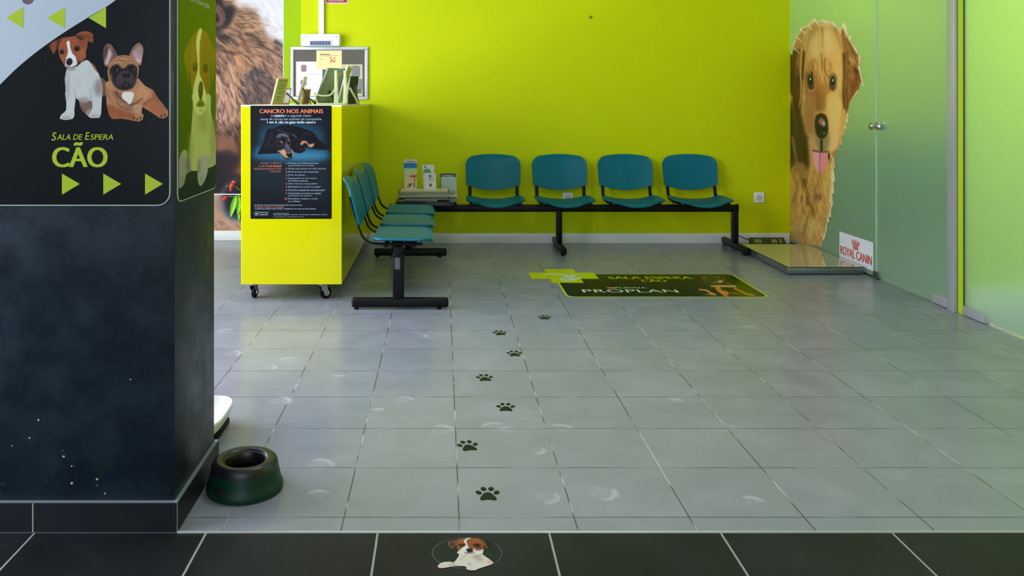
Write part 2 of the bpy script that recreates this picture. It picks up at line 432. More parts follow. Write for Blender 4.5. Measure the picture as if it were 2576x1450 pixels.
# the wall steps back left of the back wall; a strip of deeper green beside the mural
a = at(714, 250, LION_D); b_ = at(757, 250, WALL_D)
m_deep = mat('deep_lime_strip', S(160, 194, 0), 0.5, 0.12)
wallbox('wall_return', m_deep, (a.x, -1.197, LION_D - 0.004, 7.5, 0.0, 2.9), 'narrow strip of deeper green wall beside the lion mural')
wallbox('wall_back_left', m_wall, (-3.6, a.x - .0005, LION_D, 7.5, 0.0, 2.9), 'wall at the back left that carries the lion mural')
wallbox('wall_rear', m_white, (-3.6, -2.4, -3.2, -3.0, 0, 2.9), 'white wall beside the entrance behind the camera')
wallbox('wall_rear_side', m_white, (1.2, 6.0, -3.2, -3.0, 0, 2.9), 'white wall right of the entrance behind the camera')
wallbox('wall_rear_top', m_white, (-2.4, 1.2, -3.2, -3.0, 2.6, 2.9), 'white wall above the entrance behind the camera')
for nm, lb, b in (('wall_left', 'on the near side of', (-3.6, -3.4, -3.0, 0.6, 0, 2.9)), ('wall_left_end', 'on the far side of', (-3.6, -3.4, 5.8, 7.39, 0, 2.9)), ('wall_left_sill', 'below', (-3.6, -3.4, 0.6, 5.8, 0, 0.3)), ('wall_left_top', 'above', (-3.6, -3.4, 0.6, 5.8, 2.6, 2.9))):
    wallbox(nm, m_white, b, 'white left wall ' + lb + ' the shop window')
mbw = MB()
for y in (0.6, 2.32, 4.02, 5.74): mbw.box(-3.45, -3.41, y, y + .06, 0.3, 2.6)
for z in (0.3, 2.54): mbw.box(-3.45, -3.41, 0.66, 5.74, z, z + .06)
tag(mbw.build('window_1', m_white, smooth=False), 'white framed shop window in the left wall', 'window', kind='structure')
wallbox('wall_right_entrance', m_wall, (GX, GX + 0.1, -3.0, 2.6, 0, 2.9), 'lime wall to the right of the camera')
m_back_room = mat('green_room_paint', S(196, 220, 0), 0.6, 0.2)
m_back_dado = mat('green_room_dado', S(58, 132, 108), 0.5)
wallbox('wall_right', m_back_room, (5.1, 5.3, 2.4, 7.24, 0.0, 2.9), 'lime wall of the room behind the frosted glass')
wallbox('wall_partition', m_back_room, (GX + 0.03, 5.1, gD(2412) + 0.005, gD(2391) - 0.005, 0, 2.9), 'lime partition between the two rooms behind the frosted glass')
wallbox('wall_right_end', m_back_room, (GX + 0.02, 5.3, WALL_D, 7.5, 0, 2.9), 'end wall of the room behind the frosted glass')
wallbox('wall_right_near', m_white, (GX + 0.1, 5.3, 2.4, 2.6, 0, 2.9), 'near wall of the room behind the frosted glass')
tag(MB().box(GX + .03, 5.1, WALL_D - .02, WALL_D - .001, 0, .92, .002, 1).build('trim_4', m_back_dado), 'dark green panelling low on the wall behind the frosted glass', 'wall panelling', kind='structure')
tag(MB().box(GX + .06, 5.1, gD(2412) - .012, gD(2412) + .004, 0, .14, .002, 1).build('baseboard_partition_added', m_white), 'white skirting added to pale the foot of the right frosted door', 'skirting board', kind='structure')  # added strip, stands in for window light reflected low on the glass door
# skirting
tag(MB().box(b_.x, GX - 0.01, WALL_D - 0.014, WALL_D, 0.0, 0.086, 0.003).build('baseboard_back', m_white), 'white skirting board along the lime back wall', 'skirting board', kind='structure')
tag(MB().box(-3.39, a.x, LION_D - 0.014, LION_D, 0.0, 0.083, 0.003).build('baseboard_left', m_white), 'white skirting board below the lion mural', 'skirting board', kind='structure')

# ------------------------------------------------------------------ the dark pillar on the left
PX, PD0, PD1 = -0.757, 2.418, 2.84
m_pillar = mat('navy_pillar_paint', S(22, 36, 46), 0.4, 0.4)
g = NT(m_pillar); p, xyz = g.pos()
n1 = g.noise(p, 9, 5, 0.6)
low = g.ramp(xyz[2], 0.05, 0.55, 1.0, 0.0)
v = g.new('ShaderNodeTexVoronoi'); v.inputs['Scale'].default_value = 42; g.set(v.inputs['Vector'], p)
vc = g.new('ShaderNodeSeparateColor'); g.set(vc.inputs[0], v.outputs['Color'])
rad = g.ramp(vc.outputs[0], 0.80, 1.0, 0.0, 0.20)
chip = g.math('MULTIPLY', g.math('LESS_THAN', g.math('ADD', v.outputs['Distance'], g.math('MULTIPLY', g.math('SUBTRACT', g.noise(p, 160, 2), 0.5), 0.2)), rad), g.math('GREATER_THAN', low, 0.15))
scuff = g.math('MULTIPLY', g.ramp(g.noise(p, 20, 6, 0.7, 1.0), 0.60, 0.78), g.ramp(xyz[2], 0.08, 0.22, 0.75, 0.0))
col = g.mix(g.ramp(n1, 0.3, 0.7), S(15, 29, 41), S(23, 39, 52)); col = g.mix(scuff, col, S(96, 100, 98)); col = g.mix(chip, col, S(196, 184, 150))
g.set(g.b.inputs['Base Color'], col)
g.bump(g.math('ADD', g.math('MULTIPLY', g.noise(p, 38, 5, 0.65), 0.5), g.math('MULTIPLY', g.ramp(g.noise(p, 60, 4, 0.7, 1.2), 0.6, 0.75), low)), 0.3, 0.006)
g.set(g.b.inputs['Roughness'], g.ramp(n1, 0.3, 0.7, 0.32, 0.5))
tag(MB().box(-1.75, PX, PD0, PD1, 0.0, 2.9, 0.004).build('pillar', m_pillar), 'dark navy painted square pillar at the left edge', 'pillar', kind='structure')
m_skirt = mat('black_skirting_tile', S(24, 27, 32), 0.45, 0.2)
g = NT(m_skirt); p, _ = g.pos(); g.set(g.b.inputs['Base Color'], g.mix(g.noise(p, 6, 5, 0.65), S(16, 18, 22), S(36, 40, 46)))
m_grout = mat('pale_grout', S(168, 166, 140), 0.8)
mb = MB(); zb = 0.082
j = at(82, 1300, 2.405).x
for b in ((-1.763, j - 0.0015, 2.4055, PD0, 0, zb), (j + 0.0015, PX + 0.010, 2.4055, PD0, 0, zb), (PX, PX + 0.0125, 2.409, PD1 + 0.012, 0, zb), (-1.763, PX, PD1, PD1 + 0.0125, 0, zb)): mb.box(*b, 0.0008, 1)
mb.mi = 1
mb.box(j - 0.002, j + 0.002, 2.406, PD0, 0, zb - 0.001); mb.box(PX + 0.0095, PX + 0.0115, 2.4065, 2.4095, 0, zb - 0.001)
mb.mi = 2
mb.box(-1.763, PX + 0.0115, 2.4062, PD0, zb + .0002, zb + .0022); mb.box(PX, PX + 0.0118, PD0, PD1 + .0115, zb + .0002, zb + .0022)
tag(mb.build('baseboard_pillar', [m_skirt, m_grout, mat('grey_mortar', S(112, 122, 128), 0.7)], smooth=False), 'black tile skirting around the foot of the navy pillar', 'skirting tiles', kind='structure')

# sign on the pillar front ------------------------------------------------
m_board = mat('dark_sign_board', S(7, 12, 18), 0.3, 0.2)
g = NT(m_board); p, _ = g.pos(); g.bump(g.noise(p, 30, 4, 0.6, 0.8), 0.08, 0.003)
m_lime_ink = mat('lime_ink', S(158, 182, 20), 0.35)
m_cream_line = mat('cream_line', S(205, 215, 200), 0.4)
m_sheet = mat('white_vinyl', S(168, 180, 192), 0.35)
SD = PD0 - 0.006; ps = front(SD)
sign = thing('waiting_room_sign', at(215, 517, SD), 'dark sign reading SALA DE ESPERA CÃO with two puppies on the pillar front', 'sign')
u0, v0, u1, v1 = *ps.uv(-210, 516), *ps.uv(426, -160)
out = rrect(u0, v0, u1, v1, 0.034)
slab(front(PD0 - 0.0003), rrect(u0 - 0.002, v0 - 0.002, u1 + 0.002, v1 + 0.002, 0.036), 0.0052, 'border', m_cream_line, sign)
slab(front(PD0 - 0.004), rrect(u0 + 0.0005, v0 + 0.0005, u1 - 0.0005, v1 - 0.0005, 0.034), 0.0022, 'board', m_board, sign)
ps = front(PD0 - 0.0063)
arc = crom(px_poly(ps, [(318, -20), (272, 14), (228, 40), (170, 76), (120, 110), (80, 140), (40, 174), (0, 213), (-60, 272), (-130, 350)]), False, 8)
slab(ps, [tuple(q) for q in arc] + [(u0 + 0.003, arc[-1][1]), (u0 + 0.003, v1 - 0.03), (u0 + 0.03, v1 - 0.003), (arc[0][0], v1 - 0.003)][0:4], 0.0004, 'white_field', m_sheet, sign)
for x in (15, 119, 223):
    slab(ps.off(0.0004), px_poly(ps, [(x, 45), (x + 44, 71), (x + 44, 18)]), 0.0004, 'arrow', m_lime_ink, sign)
for x in (156, 260, 365):
    slab(ps, px_poly(ps, [(x, 490), (x + 45, 463), (x, 437)]), 0.0004, 'arrow', m_lime_ink, sign)
mb = MB()
text_mb(mb, ps, 'S', pbox(ps, 130, 333, 142, 354), 0.014, 0.2); text_mb(mb, ps, 'ALA DE', pbox(ps, 143, 338, 208, 352), 0.014, 0.2)
text_mb(mb, ps, 'E', pbox(ps, 214, 333, 226, 352), 0.014, 0.2); text_mb(mb, ps, 'SPERA', pbox(ps, 227, 338, 285, 352), 0.014, 0.2)
mb.build('lettering', m_lime_ink, sign, smooth=False)
mb = MB(); text_mb(mb, ps, 'CÃO', pbox(ps, 131, 358, 271, 421), 0.035); mb.build('lettering', m_lime_ink, sign, smooth=False)
A = Art(ps, pbox(ps, 0, -40, 425, 310), 0.00105, (22, 27, 36), (110, 60, 5.8))
BR, BR2, WH = (142, 84, 56), (112, 62, 42), (182, 186, 184)
# puppy with brown head
A.blob([(830, 770), (890, 810), (920, 870), (905, 980), (900, 1050), (850, 1060), (830, 900)], (112, 84, 72), 10)
A.blob([(515, 1120), (530, 1200), (560, 1270), (620, 1320), (650, 1340), (700, 1270), (715, 1130), (640, 1090)], (118, 96, 84), 10)
A.blob([(612, 1300), (650, 1250), (690, 1240), (690, 1300), (650, 1345), (625, 1335)], (150, 130, 120), 6)
body = [(340, 650), (310, 800), (322, 950), (315, 1020), (330, 1150), (325, 1260), (250, 1335), (235, 1385), (330, 1405), (425, 1385), (452, 1330), (452, 1240), (468, 1110), (472, 1085), (520, 1125), (600, 1150), (690, 1120), (712, 1200), (690, 1280), (650, 1345), (690, 1376), (815, 1370), (840, 1300), (852, 1050), (852, 900), (800, 720), (700, 590), (640, 530), (560, 560), (470, 630)]
A.blob(body, WH, 3)
A.dot(800, 930, 55, 130, (118, 104, 104), 30, 0.75); A.dot(580, 1120, 90, 50, (130, 110, 105), 25, 0.7); A.dot(350, 900, 30, 220, (140, 138, 146), 22, 0.6)
A.dot(500, 870, 60, 60, (190, 176, 170), 30, 0.7); A.dot(560, 1010, 60, 70, (188, 188, 190), 25, 0.6); A.dot(395, 650, 70, 26, (110, 100, 98), 18, 0.8)
A.dot(690, 700, 60, 120, (176, 178, 176), 30, 0.6); A.dot(330, 1375, 80, 26, (160, 144, 136), 14, 0.7); A.dot(740, 1345, 70, 26, (160, 146, 138), 14, 0.7)
for x in (290, 330, 375, 700, 745, 790): A.line([(x, 1350), (x + 4, 1390)], (110, 98, 95), 6, 3, 3, 0.6)
A.line([(470, 1090), (455, 1010), (440, 950)], (120, 116, 118), 12, 5, 8, 0.7); A.line([(705, 1120), (690, 1020), (680, 930)], (120, 112, 112), 12, 5, 8, 0.7)
A.fur(body, lambda x, y: 1.6 + (x - 560) * 0.0012, [(196, 198, 196), (150, 150, 152), (174, 170, 168)], 500, 70, 3, 0.3)
A.blob([(695, 565), (740, 600), (790, 680), (805, 722), (765, 690), (720, 625)], (128, 92, 62), 4)
A.blob([(300, 190), (215, 225), (120, 265), (80, 310), (92, 360), (115, 400), (147, 452), (178, 400), (215, 350), (245, 260), (300, 220)], BR2, 4)
A.blob([(130, 290), (175, 260), (200, 270), (180, 360), (150, 430), (125, 380)], (134, 82, 60), 10, 0.7); A.blob([(200, 260), (240, 235), (250, 300), (215, 370), (190, 380)], (52, 34, 30), 9, 0.8)
head = [(300, 212), (370, 190), (460, 178), (540, 170), (610, 190), (645, 260), (640, 340), (618, 410), (622, 480), (590, 520), (555, 560), (500, 602), (440, 640), (380, 650), (312, 622), (280, 560), (242, 500), (222, 430), (215, 370), (240, 270)]
A.blob(head, BR, 3)
A.dot(560, 300, 60, 110, (126, 70, 46), 30, 0.8); A.dot(300, 300, 60, 60, (150, 84, 50), 25, 0.8); A.dot(560, 420, 55, 60, (160, 98, 62), 25, 0.8); A.dot(270, 520, 30, 60, (150, 96, 70), 14, 0.8)
A.fur(head, lambda x, y: math.atan2(y - 330, x - 370 + 1e-3), [(168, 104, 66), (104, 58, 38), (140, 84, 54)], 420, 46, 3, 0.35)
A.blob([(470, 180), (500, 135), (580, 108), (670, 115), (722, 150), (726, 272), (695, 272), (640, 246), (560, 236), (495, 205)], (134, 76, 52), 3)
A.blob([(500, 180), (540, 150), (640, 170), (700, 200), (640, 215), (560, 225)], (108, 58, 42), 12, 0.7); A.blob([(470, 182), (520, 180), (580, 215), (560, 235), (500, 210)], (44, 28, 26), 8, 0.8)
A.line([(500, 135), (590, 110), (690, 122)], (176, 112, 84), 12, 5, 6, 0.7)
A.blob([(335, 280), (352, 250), (375, 250), (386, 310), (390, 350), (420, 430), (462, 475), (478, 530), (486, 600), (440, 640), (370, 648), (318, 610), (320, 560), (330, 490), (352, 430), (350, 360)], (206, 208, 208), 4)
A.dot(350, 610, 40, 30, (150, 128, 122), 12, 0.6); A.dot(450, 570, 30, 40, (190, 184, 182), 12, 0.6); A.line([(330, 500), (350, 430), (350, 380)], (168, 110, 92), 14, 8, 8, 0.5)
A.blob([(330, 560), (345, 515), (390, 500), (420, 530), (416, 580), (380, 606), (340, 592)], (34, 26, 30), 3); A.dot(370, 525, 22, 10, (84, 76, 84), 6, 0.8)
A.line([(345, 628), (420, 632), (480, 605), (530, 560)], (58, 36, 34), 10, 14, 3); A.dot(520, 565, 16, 20, (40, 26, 26), 5)
for x, y, rx, ry in ((268, 408, 34, 34), (485, 362, 42, 36)):
    A.dot(x, y, rx, ry, (46, 28, 22), 5); A.dot(x, y, rx * .72, ry * .78, (16, 12, 12), 2); A.dot(x + 4, y - 12, 7, 6, (150, 150, 155), 2)
# fawn bulldog puppy
TAN, DKT = (170, 124, 92), (140, 84, 54)
bb = [(945, 830), (908, 960), (915, 1080), (922, 1200), (960, 1340), (1000, 1385), (1150, 1385), (1300, 1412), (1390, 1426), (1448, 1392), (1456, 1325), (1430, 1300), (1440, 1215), (1500, 1250), (1590, 1305), (1690, 1372), (1745, 1382), (1812, 1345), (1814, 1270), (1750, 1180), (1660, 1070), (1600, 970), (1480, 900), (1390, 800)]
A.blob(bb, TAN, 3)
A.blob([(925, 1180), (1000, 1190), (1120, 1240), (1250, 1290), (1330, 1320), (1300, 1400), (1150, 1380), (1000, 1385), (950, 1320)], DKT, 14, 0.9)
A.blob([(1450, 1180), (1560, 1090), (1620, 1100), (1720, 1200), (1800, 1290), (1740, 1370), (1600, 1300)], (158, 98, 66), 16, 0.8)
A.blob([(1590, 980), (1660, 1080), (1760, 1200), (1800, 1270), (1700, 1190), (1600, 1090)], (132, 84, 58), 14, 0.8)
A.blob([(1340, 1000), (1430, 900), (1520, 960), (1560, 1060), (1480, 1120), (1380, 1080)], (190, 142, 106), 24, 0.7)
A.blob([(990, 960), (1070, 1000), (1140, 1000), (1150, 1080), (1220, 1160), (1100, 1140), (1020, 1060)], (128, 96, 76), 18, 0.8)
A.blob([(1290, 1180), (1430, 1190), (1440, 1250), (1410, 1310), (1320, 1280)], (176, 142, 118), 10, 0.8); A.blob([(1150, 1190), (1290, 1180), (1300, 1280), (1200, 1250)], (134, 104, 84), 10, 0.8)
for q, w_ in (([(1050, 980), (1100, 1060), (1200, 1150), (1260, 1185)], 26), ([(1260, 1185), (1360, 1150), (1450, 1080)], 24), ([(1060, 1150), (1150, 1220), (1250, 1260)], 18), ([(1450, 1190), (1530, 1120), (1600, 1090)], 14), ([(930, 960), (960, 1080), (1020, 1160)], 12)):
    A.line(q, (66, 42, 34), w_, w_ * .4, 9, 0.8)
A.fur(bb, lambda x, y: 1.2 + (1300 - x) * 0.001, [(198, 148, 108), (126, 80, 54), (168, 112, 78)], 800, 60, 3, 0.3)
A.blob([(1150, 1010), (1220, 990), (1312, 1008), (1302, 1100), (1256, 1176), (1200, 1130), (1148, 1085)], (206, 204, 196), 5)
for x, y in ((1320, 1380), (1365, 1395), (1415, 1375), (1720, 1350), (1770, 1330)): A.dot(x, y, 16, 22, (60, 40, 36), 7, 0.8)
A.blob([(870, 420), (880, 340), (930, 284), (985, 300), (1042, 385), (1082, 472), (1060, 520), (990, 570), (920, 632), (886, 600), (872, 500)], (118, 92, 82), 3)
A.blob([(950, 360), (985, 400), (992, 450), (965, 520), (935, 590), (897, 592), (900, 540), (925, 470)], (198, 176, 176), 12, 0.9); A.blob([(880, 380), (920, 320), (945, 350), (915, 470), (890, 540)], (74, 54, 50), 14, 0.8); A.line([(1000, 380), (1040, 460), (1030, 520)], (74, 54, 46), 20, 10, 9, 0.7)
A.blob([(1250, 465), (1290, 360), (1350, 290), (1400, 274), (1446, 320), (1461, 380), (1442, 500), (1426, 592), (1400, 612), (1340, 545)], (136, 104, 92), 3)
A.blob([(1300, 440), (1345, 370), (1405, 330), (1436, 420), (1424, 560), (1390, 582), (1335, 520)], (176, 150, 152), 12, 0.9); A.dot(1385, 540, 34, 30, (206, 172, 176), 10, 0.8); A.dot(1395, 400, 36, 60, (140, 122, 126), 16, 0.7)
fh = [(1085, 470), (1150, 456), (1240, 463), (1310, 500), (1372, 580), (1392, 650), (1386, 730), (1350, 850), (1310, 930), (1240, 966), (1150, 976), (1070, 950), (1000, 880), (945, 800), (930, 680), (952, 590), (1010, 528)]
A.blob(fh, (160, 118, 86), 3)
A.fur(fh, lambda x, y: math.atan2(y - 700, x - 1170), [(182, 136, 100), (128, 92, 66)], 300, 44, 3, 0.3)
A.blob([(962, 680), (1005, 615), (1080, 590), (1130, 640), (1180, 650), (1235, 600), (1310, 596), (1364, 650), (1366, 730), (1340, 850), (1300, 930), (1240, 960), (1150, 970), (1060, 932), (1005, 850), (970, 760)], (36, 30, 36), 10)
for q in ([(1040, 590), (1080, 555), (1150, 575), (1170, 620)], [(1180, 600), (1230, 560), (1300, 570)], [(1100, 520), (1170, 500), (1250, 520)]):
    A.line(q, (196, 148, 108), 16, 8, 6, 0.8)
for q in ([(1090, 500), (1160, 480), (1240, 495)], [(1160, 620), (1175, 560), (1165, 520)], [(1060, 545), (1120, 535), (1165, 560)], [(1200, 585), (1250, 540), (1310, 555)]): A.line(q, (92, 62, 48), 10, 5, 5, 0.8)
A.blob([(1040, 860), (1080, 760), (1150, 700), (1220, 690), (1290, 740), (1340, 850), (1290, 900), (1195, 840), (1110, 920)], (70, 58, 66), 14, 0.9)
A.line([(1075, 800), (1120, 730), (1190, 700), (1260, 720), (1300, 790)], (92, 78, 84), 12, 12, 7, 0.8)
A.dot(1205, 748, 66, 36, (30, 25, 29), 7); A.dot(1172, 758, 16, 11, (10, 8, 10), 4); A.dot(1240, 756, 16, 11, (10, 8, 10), 4); A.dot(1200, 725, 34, 9, (78, 70, 78), 5, 0.7)
A.line([(1195, 800), (1192, 850), (1150, 905)], (12, 9, 12), 9, 6, 3); A.line([(1192, 845), (1230, 880), (1285, 890)], (12, 9, 12), 9, 6, 3); A.dot(1200, 890, 30, 20, (96, 70, 66), 8, 0.7)
for x, y in ((1062, 672), (1312, 660)):
    A.dot(x, y, 36, 26, (14, 11, 14), 5); A.line([(x - 26, y + 18), (x, y + 26), (x + 26, y + 14)], (110, 96, 96), 7, 3, 3, 0.7); A.dot(x + 10, y - 2, 8, 9, (176, 176, 180), 3)
A.blob([(975, 700), (990, 740), (1005, 790), (1000, 815), (985, 780)], (170, 122, 90), 6, 0.8)
# the nose of the cat photo above, cut by the frame edge
A.dot(-283, -340, 90, 60, (92, 78, 78), 10); A.dot(-270, -330, 60, 30, (66, 54, 62), 8)
outline = [(80, 310), (120, 262), (215, 222), (300, 188), (370, 188), (460, 172), (500, 130), (580, 104), (670, 112), (726, 150), (730, 276), (690, 276), (648, 262), (640, 350), (622, 420), (626, 490), (665, 530), (705, 560), (760, 620), (808, 720), (835, 775), (890, 808), (918, 850), (930, 830), (935, 800), (926, 680), (948, 640), (920, 636), (884, 604), (868, 500), (866, 420), (876, 338), (930, 280), (988, 296), (1046, 384), (1084, 462), (1150, 452), (1246, 460), (1286, 358), (1348, 286), (1400, 270), (1450, 318), (1465, 380), (1446, 500), (1430, 594), (1402, 618), (1396, 660), (1390, 740), (1400, 810), (1480, 896), (1604, 966), (1664, 1066), (1754, 1176), (1816, 1266), (1818, 1350), (1745, 1388), (1690, 1378), (1590, 1311), (1500, 1256), (1446, 1226), (1438, 1300), (1462, 1325), (1454, 1396), (1390, 1432), (1300, 1418), (1150, 1391), (1000, 1391), (955, 1344), (916, 1200), (908, 1100), (900, 1060), (858, 1066), (846, 1300), (820, 1376), (690, 1382), (645, 1350), (612, 1322), (556, 1275), (524, 1200), (512, 1126), (476, 1092), (474, 1110), (458, 1240), (458, 1332), (430, 1391), (330, 1411), (230, 1390), (246, 1332), (319, 1256), (324, 1150), (310, 1020), (316, 950), (304, 800), (334, 655), (306, 625), (274, 560), (236, 500), (216, 430), (209, 375), (178, 404), (147, 458), (110, 402), (86, 362)]
A.clip(outline, True)
A.build('picture', sign, 0.35, 1.2, 0.15, n=0.0009, con=1.15)
mb = MB(); c_ = ps.uv(70, -3)
mb.prism([(c_[0] + 0.017 * math.cos(t), c_[1] + 0.016 * math.sin(t)) for t in np.linspace(0, 2 * math.pi, 20, endpoint=False)], ps.O + ps.N * 0.0004, ps.U, ps.V, ps.N, 0.0004)
mb.build('print', mat('brown_print', S(92, 76, 78), 0.4), sign, smooth=False)

# sign on the pillar's right side ---------------------------------------
pr = Plane((PX, 0, 0), (0, 1, 0), (0, 0, 1))          # faces +X
sgn = thing('pillar_side_poster', (PX, 2.63, 0.93), 'green poster of a brown and white dog on the pillar right side', 'poster')
pr2 = pr.off(0.004)
su0, sv0 = pr2.uv(449, 500); su1 = pr2.uv(543, 470)[0]; sv0 = 0.927
slab(pr.off(0.0002), rrect(su0 - 0.003, sv0 - 0.003, su1 + 0.003, 1.86, 0.028), 0.003, 'border', m_cream_line, sgn)
slab(pr.off(0.002), rrect(su0, sv0, su1, 1.857, 0.026), 0.0018, 'board', mat('green_poster_board', S(62, 88, 4), 0.3), sgn)
A = Art(pr2, (su0 + 0.001, sv0 + 0.001, su1 - 0.001, 1.855), 0.0016, (66, 92, 2), (440, 60, 3.1545))
A.blob([(-100, 400), (600, 300), (600, 1500), (-100, 1500)], (50, 80, 2), 60, 0.7, True)
A.blob([(0, 1500), (0, 1200), (60, 1180), (120, 1170), (180, 1160), (250, 1140), (345, 1080), (400, 1500)], (2, 30, 32), 3, 1, True)
CRM = (172, 178, 110)
A.blob([(140, 560), (142, 640), (127, 850), (112, 1040), (110, 1120), (135, 1165), (200, 1160), (330, 1105), (325, 930), (285, 700), (275, 560)], CRM, 2)
A.dot(225, 760, 40, 110, (140, 140, 70), 22, 0.7); A.dot(300, 900, 26, 160, (138, 140, 84), 12, 0.7); A.dot(120, 980, 20, 120, (140, 146, 84), 10, 0.6)
A.blob([(145, 85), (100, 160), (76, 230), (74, 290), (92, 380), (96, 472), (112, 400), (132, 330), (140, 160)], (122, 106, 14), 3); A.line([(90, 210), (82, 290), (95, 380)], (160, 140, 40), 12, 4, 4, 0.6)
A.blob([(258, 95), (300, 180), (322, 240), (300, 455), (285, 340), (270, 180)], (116, 102, 14), 3)
A.blob([(150, 80), (195, 42), (240, 60), (270, 115), (276, 300), (281, 470), (262, 548), (235, 560), (150, 560), (137, 545), (122, 450), (120, 300), (130, 150)], (134, 104, 20), 3)
A.dot(245, 200, 22, 120, (120, 96, 10), 10, 0.7); A.dot(140, 240, 14, 120, (150, 118, 30), 8, 0.6); A.dot(255, 470, 20, 60, (112, 84, 14), 8, 0.7)
A.blob([(192, 44), (212, 50), (197, 150), (194, 300), (196, 400), (216, 450), (246, 560), (238, 680), (205, 722), (165, 700), (140, 610), (148, 490), (180, 350), (166, 150)], (196, 200, 130), 3)
A.blob([(186, 500), (204, 455), (220, 490), (218, 560), (203, 610), (188, 570)], (52, 54, 2), 3); A.dot(200, 510, 5, 22, (130, 136, 80), 3, 0.8)
A.blob([(168, 650), (188, 612), (203, 604), (222, 616), (236, 650), (205, 660)], (98, 98, 20), 5); A.dot(208, 690, 22, 20, (150, 154, 92), 8, 0.6)
A.dot(157, 345, 16, 34, (58, 50, 4), 5); A.dot(241, 352, 18, 38, (56, 50, 4), 5); A.dot(157, 332, 4, 6, (150, 150, 100), 2); A.dot(242, 338, 4, 6, (150, 150, 100), 2)
A.blob([(28, 1090), (58, 1012), (84, 1004), (105, 1060), (126, 1165), (92, 1190), (72, 1270), (46, 1302), (24, 1290)], (146, 142, 128), 3); A.dot(80, 1030, 20, 26, (166, 164, 96), 8, 0.8); A.dot(105, 1120, 16, 60, (96, 90, 84), 8, 0.7)
A.blob([(196, 1060), (250, 1050), (262, 1150), (238, 1240), (206, 1288), (184, 1262), (178, 1180)], (164, 160, 146), 3); A.dot(190, 1130, 10, 60, (112, 108, 92), 7, 0.7); A.dot(290, 1080, 34, 40, (150, 148, 132), 10, 0.7)
for x in (44, 62, 200, 216): A.line([(x, 1210), (x + 2, 1275)], (96, 92, 84), 5, 3, 2, 0.7)
A.clip([(-100, -800), (600, -800), (600, 2000), (-100, 2000)], True); A.A[:] = 1
kk = np.array(rrect(A.box[0], A.box[1], A.box[2], A.box[3], 0.025)); A.A[:] = 0; r_ = A.mask((kk - np.array(A.box[:2])) / A.res, 0, 0); A.A[r_[0]] = r_[1]
A.build('picture', sgn, 0.35, 1.45, 0.15, n=0.0006, con=1.1)
mb = MB(); text_mb(mb, pr2, 'pleno de energia.', (pr2.uv(452, 10)[0] - 0.03, pr2.uv(500, 16)[1], pr2.uv(527, 10)[0], pr2.uv(500, -3)[1]), 0.005, d=0.0012)
mb.build('lettering', m_sheet, sgn, smooth=False)

# ------------------------------------------------------------------ lion mural
mural = thing('lion_mural', (-2.1, LION_D - 0.002, 0.084), 'large brown lion photo mural on the back left wall', 'mural')
pm = front(LION_D - 0.0025)
x0m, x1m = -2.35, pm.uv(712, 0)[0]
A = Art(pm, (x0m, 0.084, x1m, 2.3), 0.0036, (170, 134, 112))
white = [(585, -200), (590, -5), (615, 14), (642, 20), (652, 40), (664, 70), (676, 92), (700, 100), (730, 108), (730, -200)]
A.blob([(540, -200), (590, -200), (596, 0), (640, 26), (655, 60), (640, 90), (590, 80), (540, 60)], (190, 152, 116), 8)
A.blob([(590, 95), (650, 100), (715, 110), (715, 260), (660, 260), (600, 200)], (182, 150, 134), 14)
A.blob([(585, 105), (625, 120), (655, 160), (640, 190), (600, 170), (580, 130)], (206, 156, 114), 10)
A.blob([(540, 185), (590, 180), (620, 230), (600, 290), (560, 300), (530, 290)], (214, 164, 138), 10)
A.blob([(610, 190), (650, 170), (690, 230), (690, 262), (640, 262)], (116, 100, 96), 12)
A.blob([(500, 80), (575, 84), (588, 98), (566, 118), (545, 135), (500, 140)], (58, 48, 50), 7); A.blob([(500, 150), (560, 140), (590, 155), (560, 185), (500, 190)], (96, 74, 66), 9)
A.blob([(625, 84), (650, 92), (668, 112), (660, 124), (645, 112), (628, 98)], (88, 70, 58), 5); A.blob([(690, 108), (716, 98), (716, 124), (700, 118)], (78, 68, 62), 4)
def lflow(x, y): return min(1.45, 0.1 + max(0, y - 20) / 240 * 1.15 + max(0, 640 - x) * 0.0032)
big = [(480, 0), (600, 0), (655, 50), (670, 95), (716, 108), (716, 330), (480, 330)]
A.fur(big, lflow, [(206, 160, 122), (120, 92, 78), (226, 182, 150), (150, 112, 90), (92, 74, 68), (190, 150, 128)], 2600, 34, 2.0, 0.5, 0.5)
A.fur([(630, 165), (680, 175), (700, 260), (620, 262), (600, 200)], lflow, [(74, 66, 70), (98, 84, 82), (160, 130, 116)], 360, 30, 2.2, 0.7, 0.4)
A.fur([(540, 200), (600, 200), (620, 300), (540, 320)], lflow, [(234, 186, 160), (86, 70, 70), (206, 156, 130)], 360, 40, 2.2, 0.7, 0.4)
A.blob(white, (238, 234, 242), 7); A.fur([(595, 10), (640, 24), (660, 70), (700, 104), (690, 80), (650, 10)], lambda x, y: 0.5, [(240, 236, 242), (214, 190, 180)], 120, 26, 2, 0.6)
for q in ([(690, 78), (705, 72), (716, 66)], [(660, 50), (676, 46)], [(670, 30), (678, 44)]): A.line(q, (196, 176, 196), 5, 2, 3, 0.6)
A.blob([(500, -200), (545, -200), (560, 0), (580, 10), (592, 26), (586, 46), (574, 66), (548, 78), (500, 80)], (52, 43, 40), 5)
A.blob([(540, 14), (552, 22), (562, 40), (564, 56), (554, 66), (540, 62)], (140, 102, 96), 4); A.blob([(540, 30), (550, 40), (552, 54), (540, 56)], (48, 36, 42), 3); A.line([(546, 12), (562, 30), (566, 52)], (172, 132, 120), 4, 2, 2, 0.8)
A.blob([(480, 330), (560, 322), (620, 330), (640, 500), (480, 500)], (84, 62, 54), 10)
A.fur([(500, 300), (640, 300), (640, 350), (500, 345)], lambda x, y: 1.2, [(190, 148, 120), (70, 54, 50)], 200, 30, 2.2, 0.6)
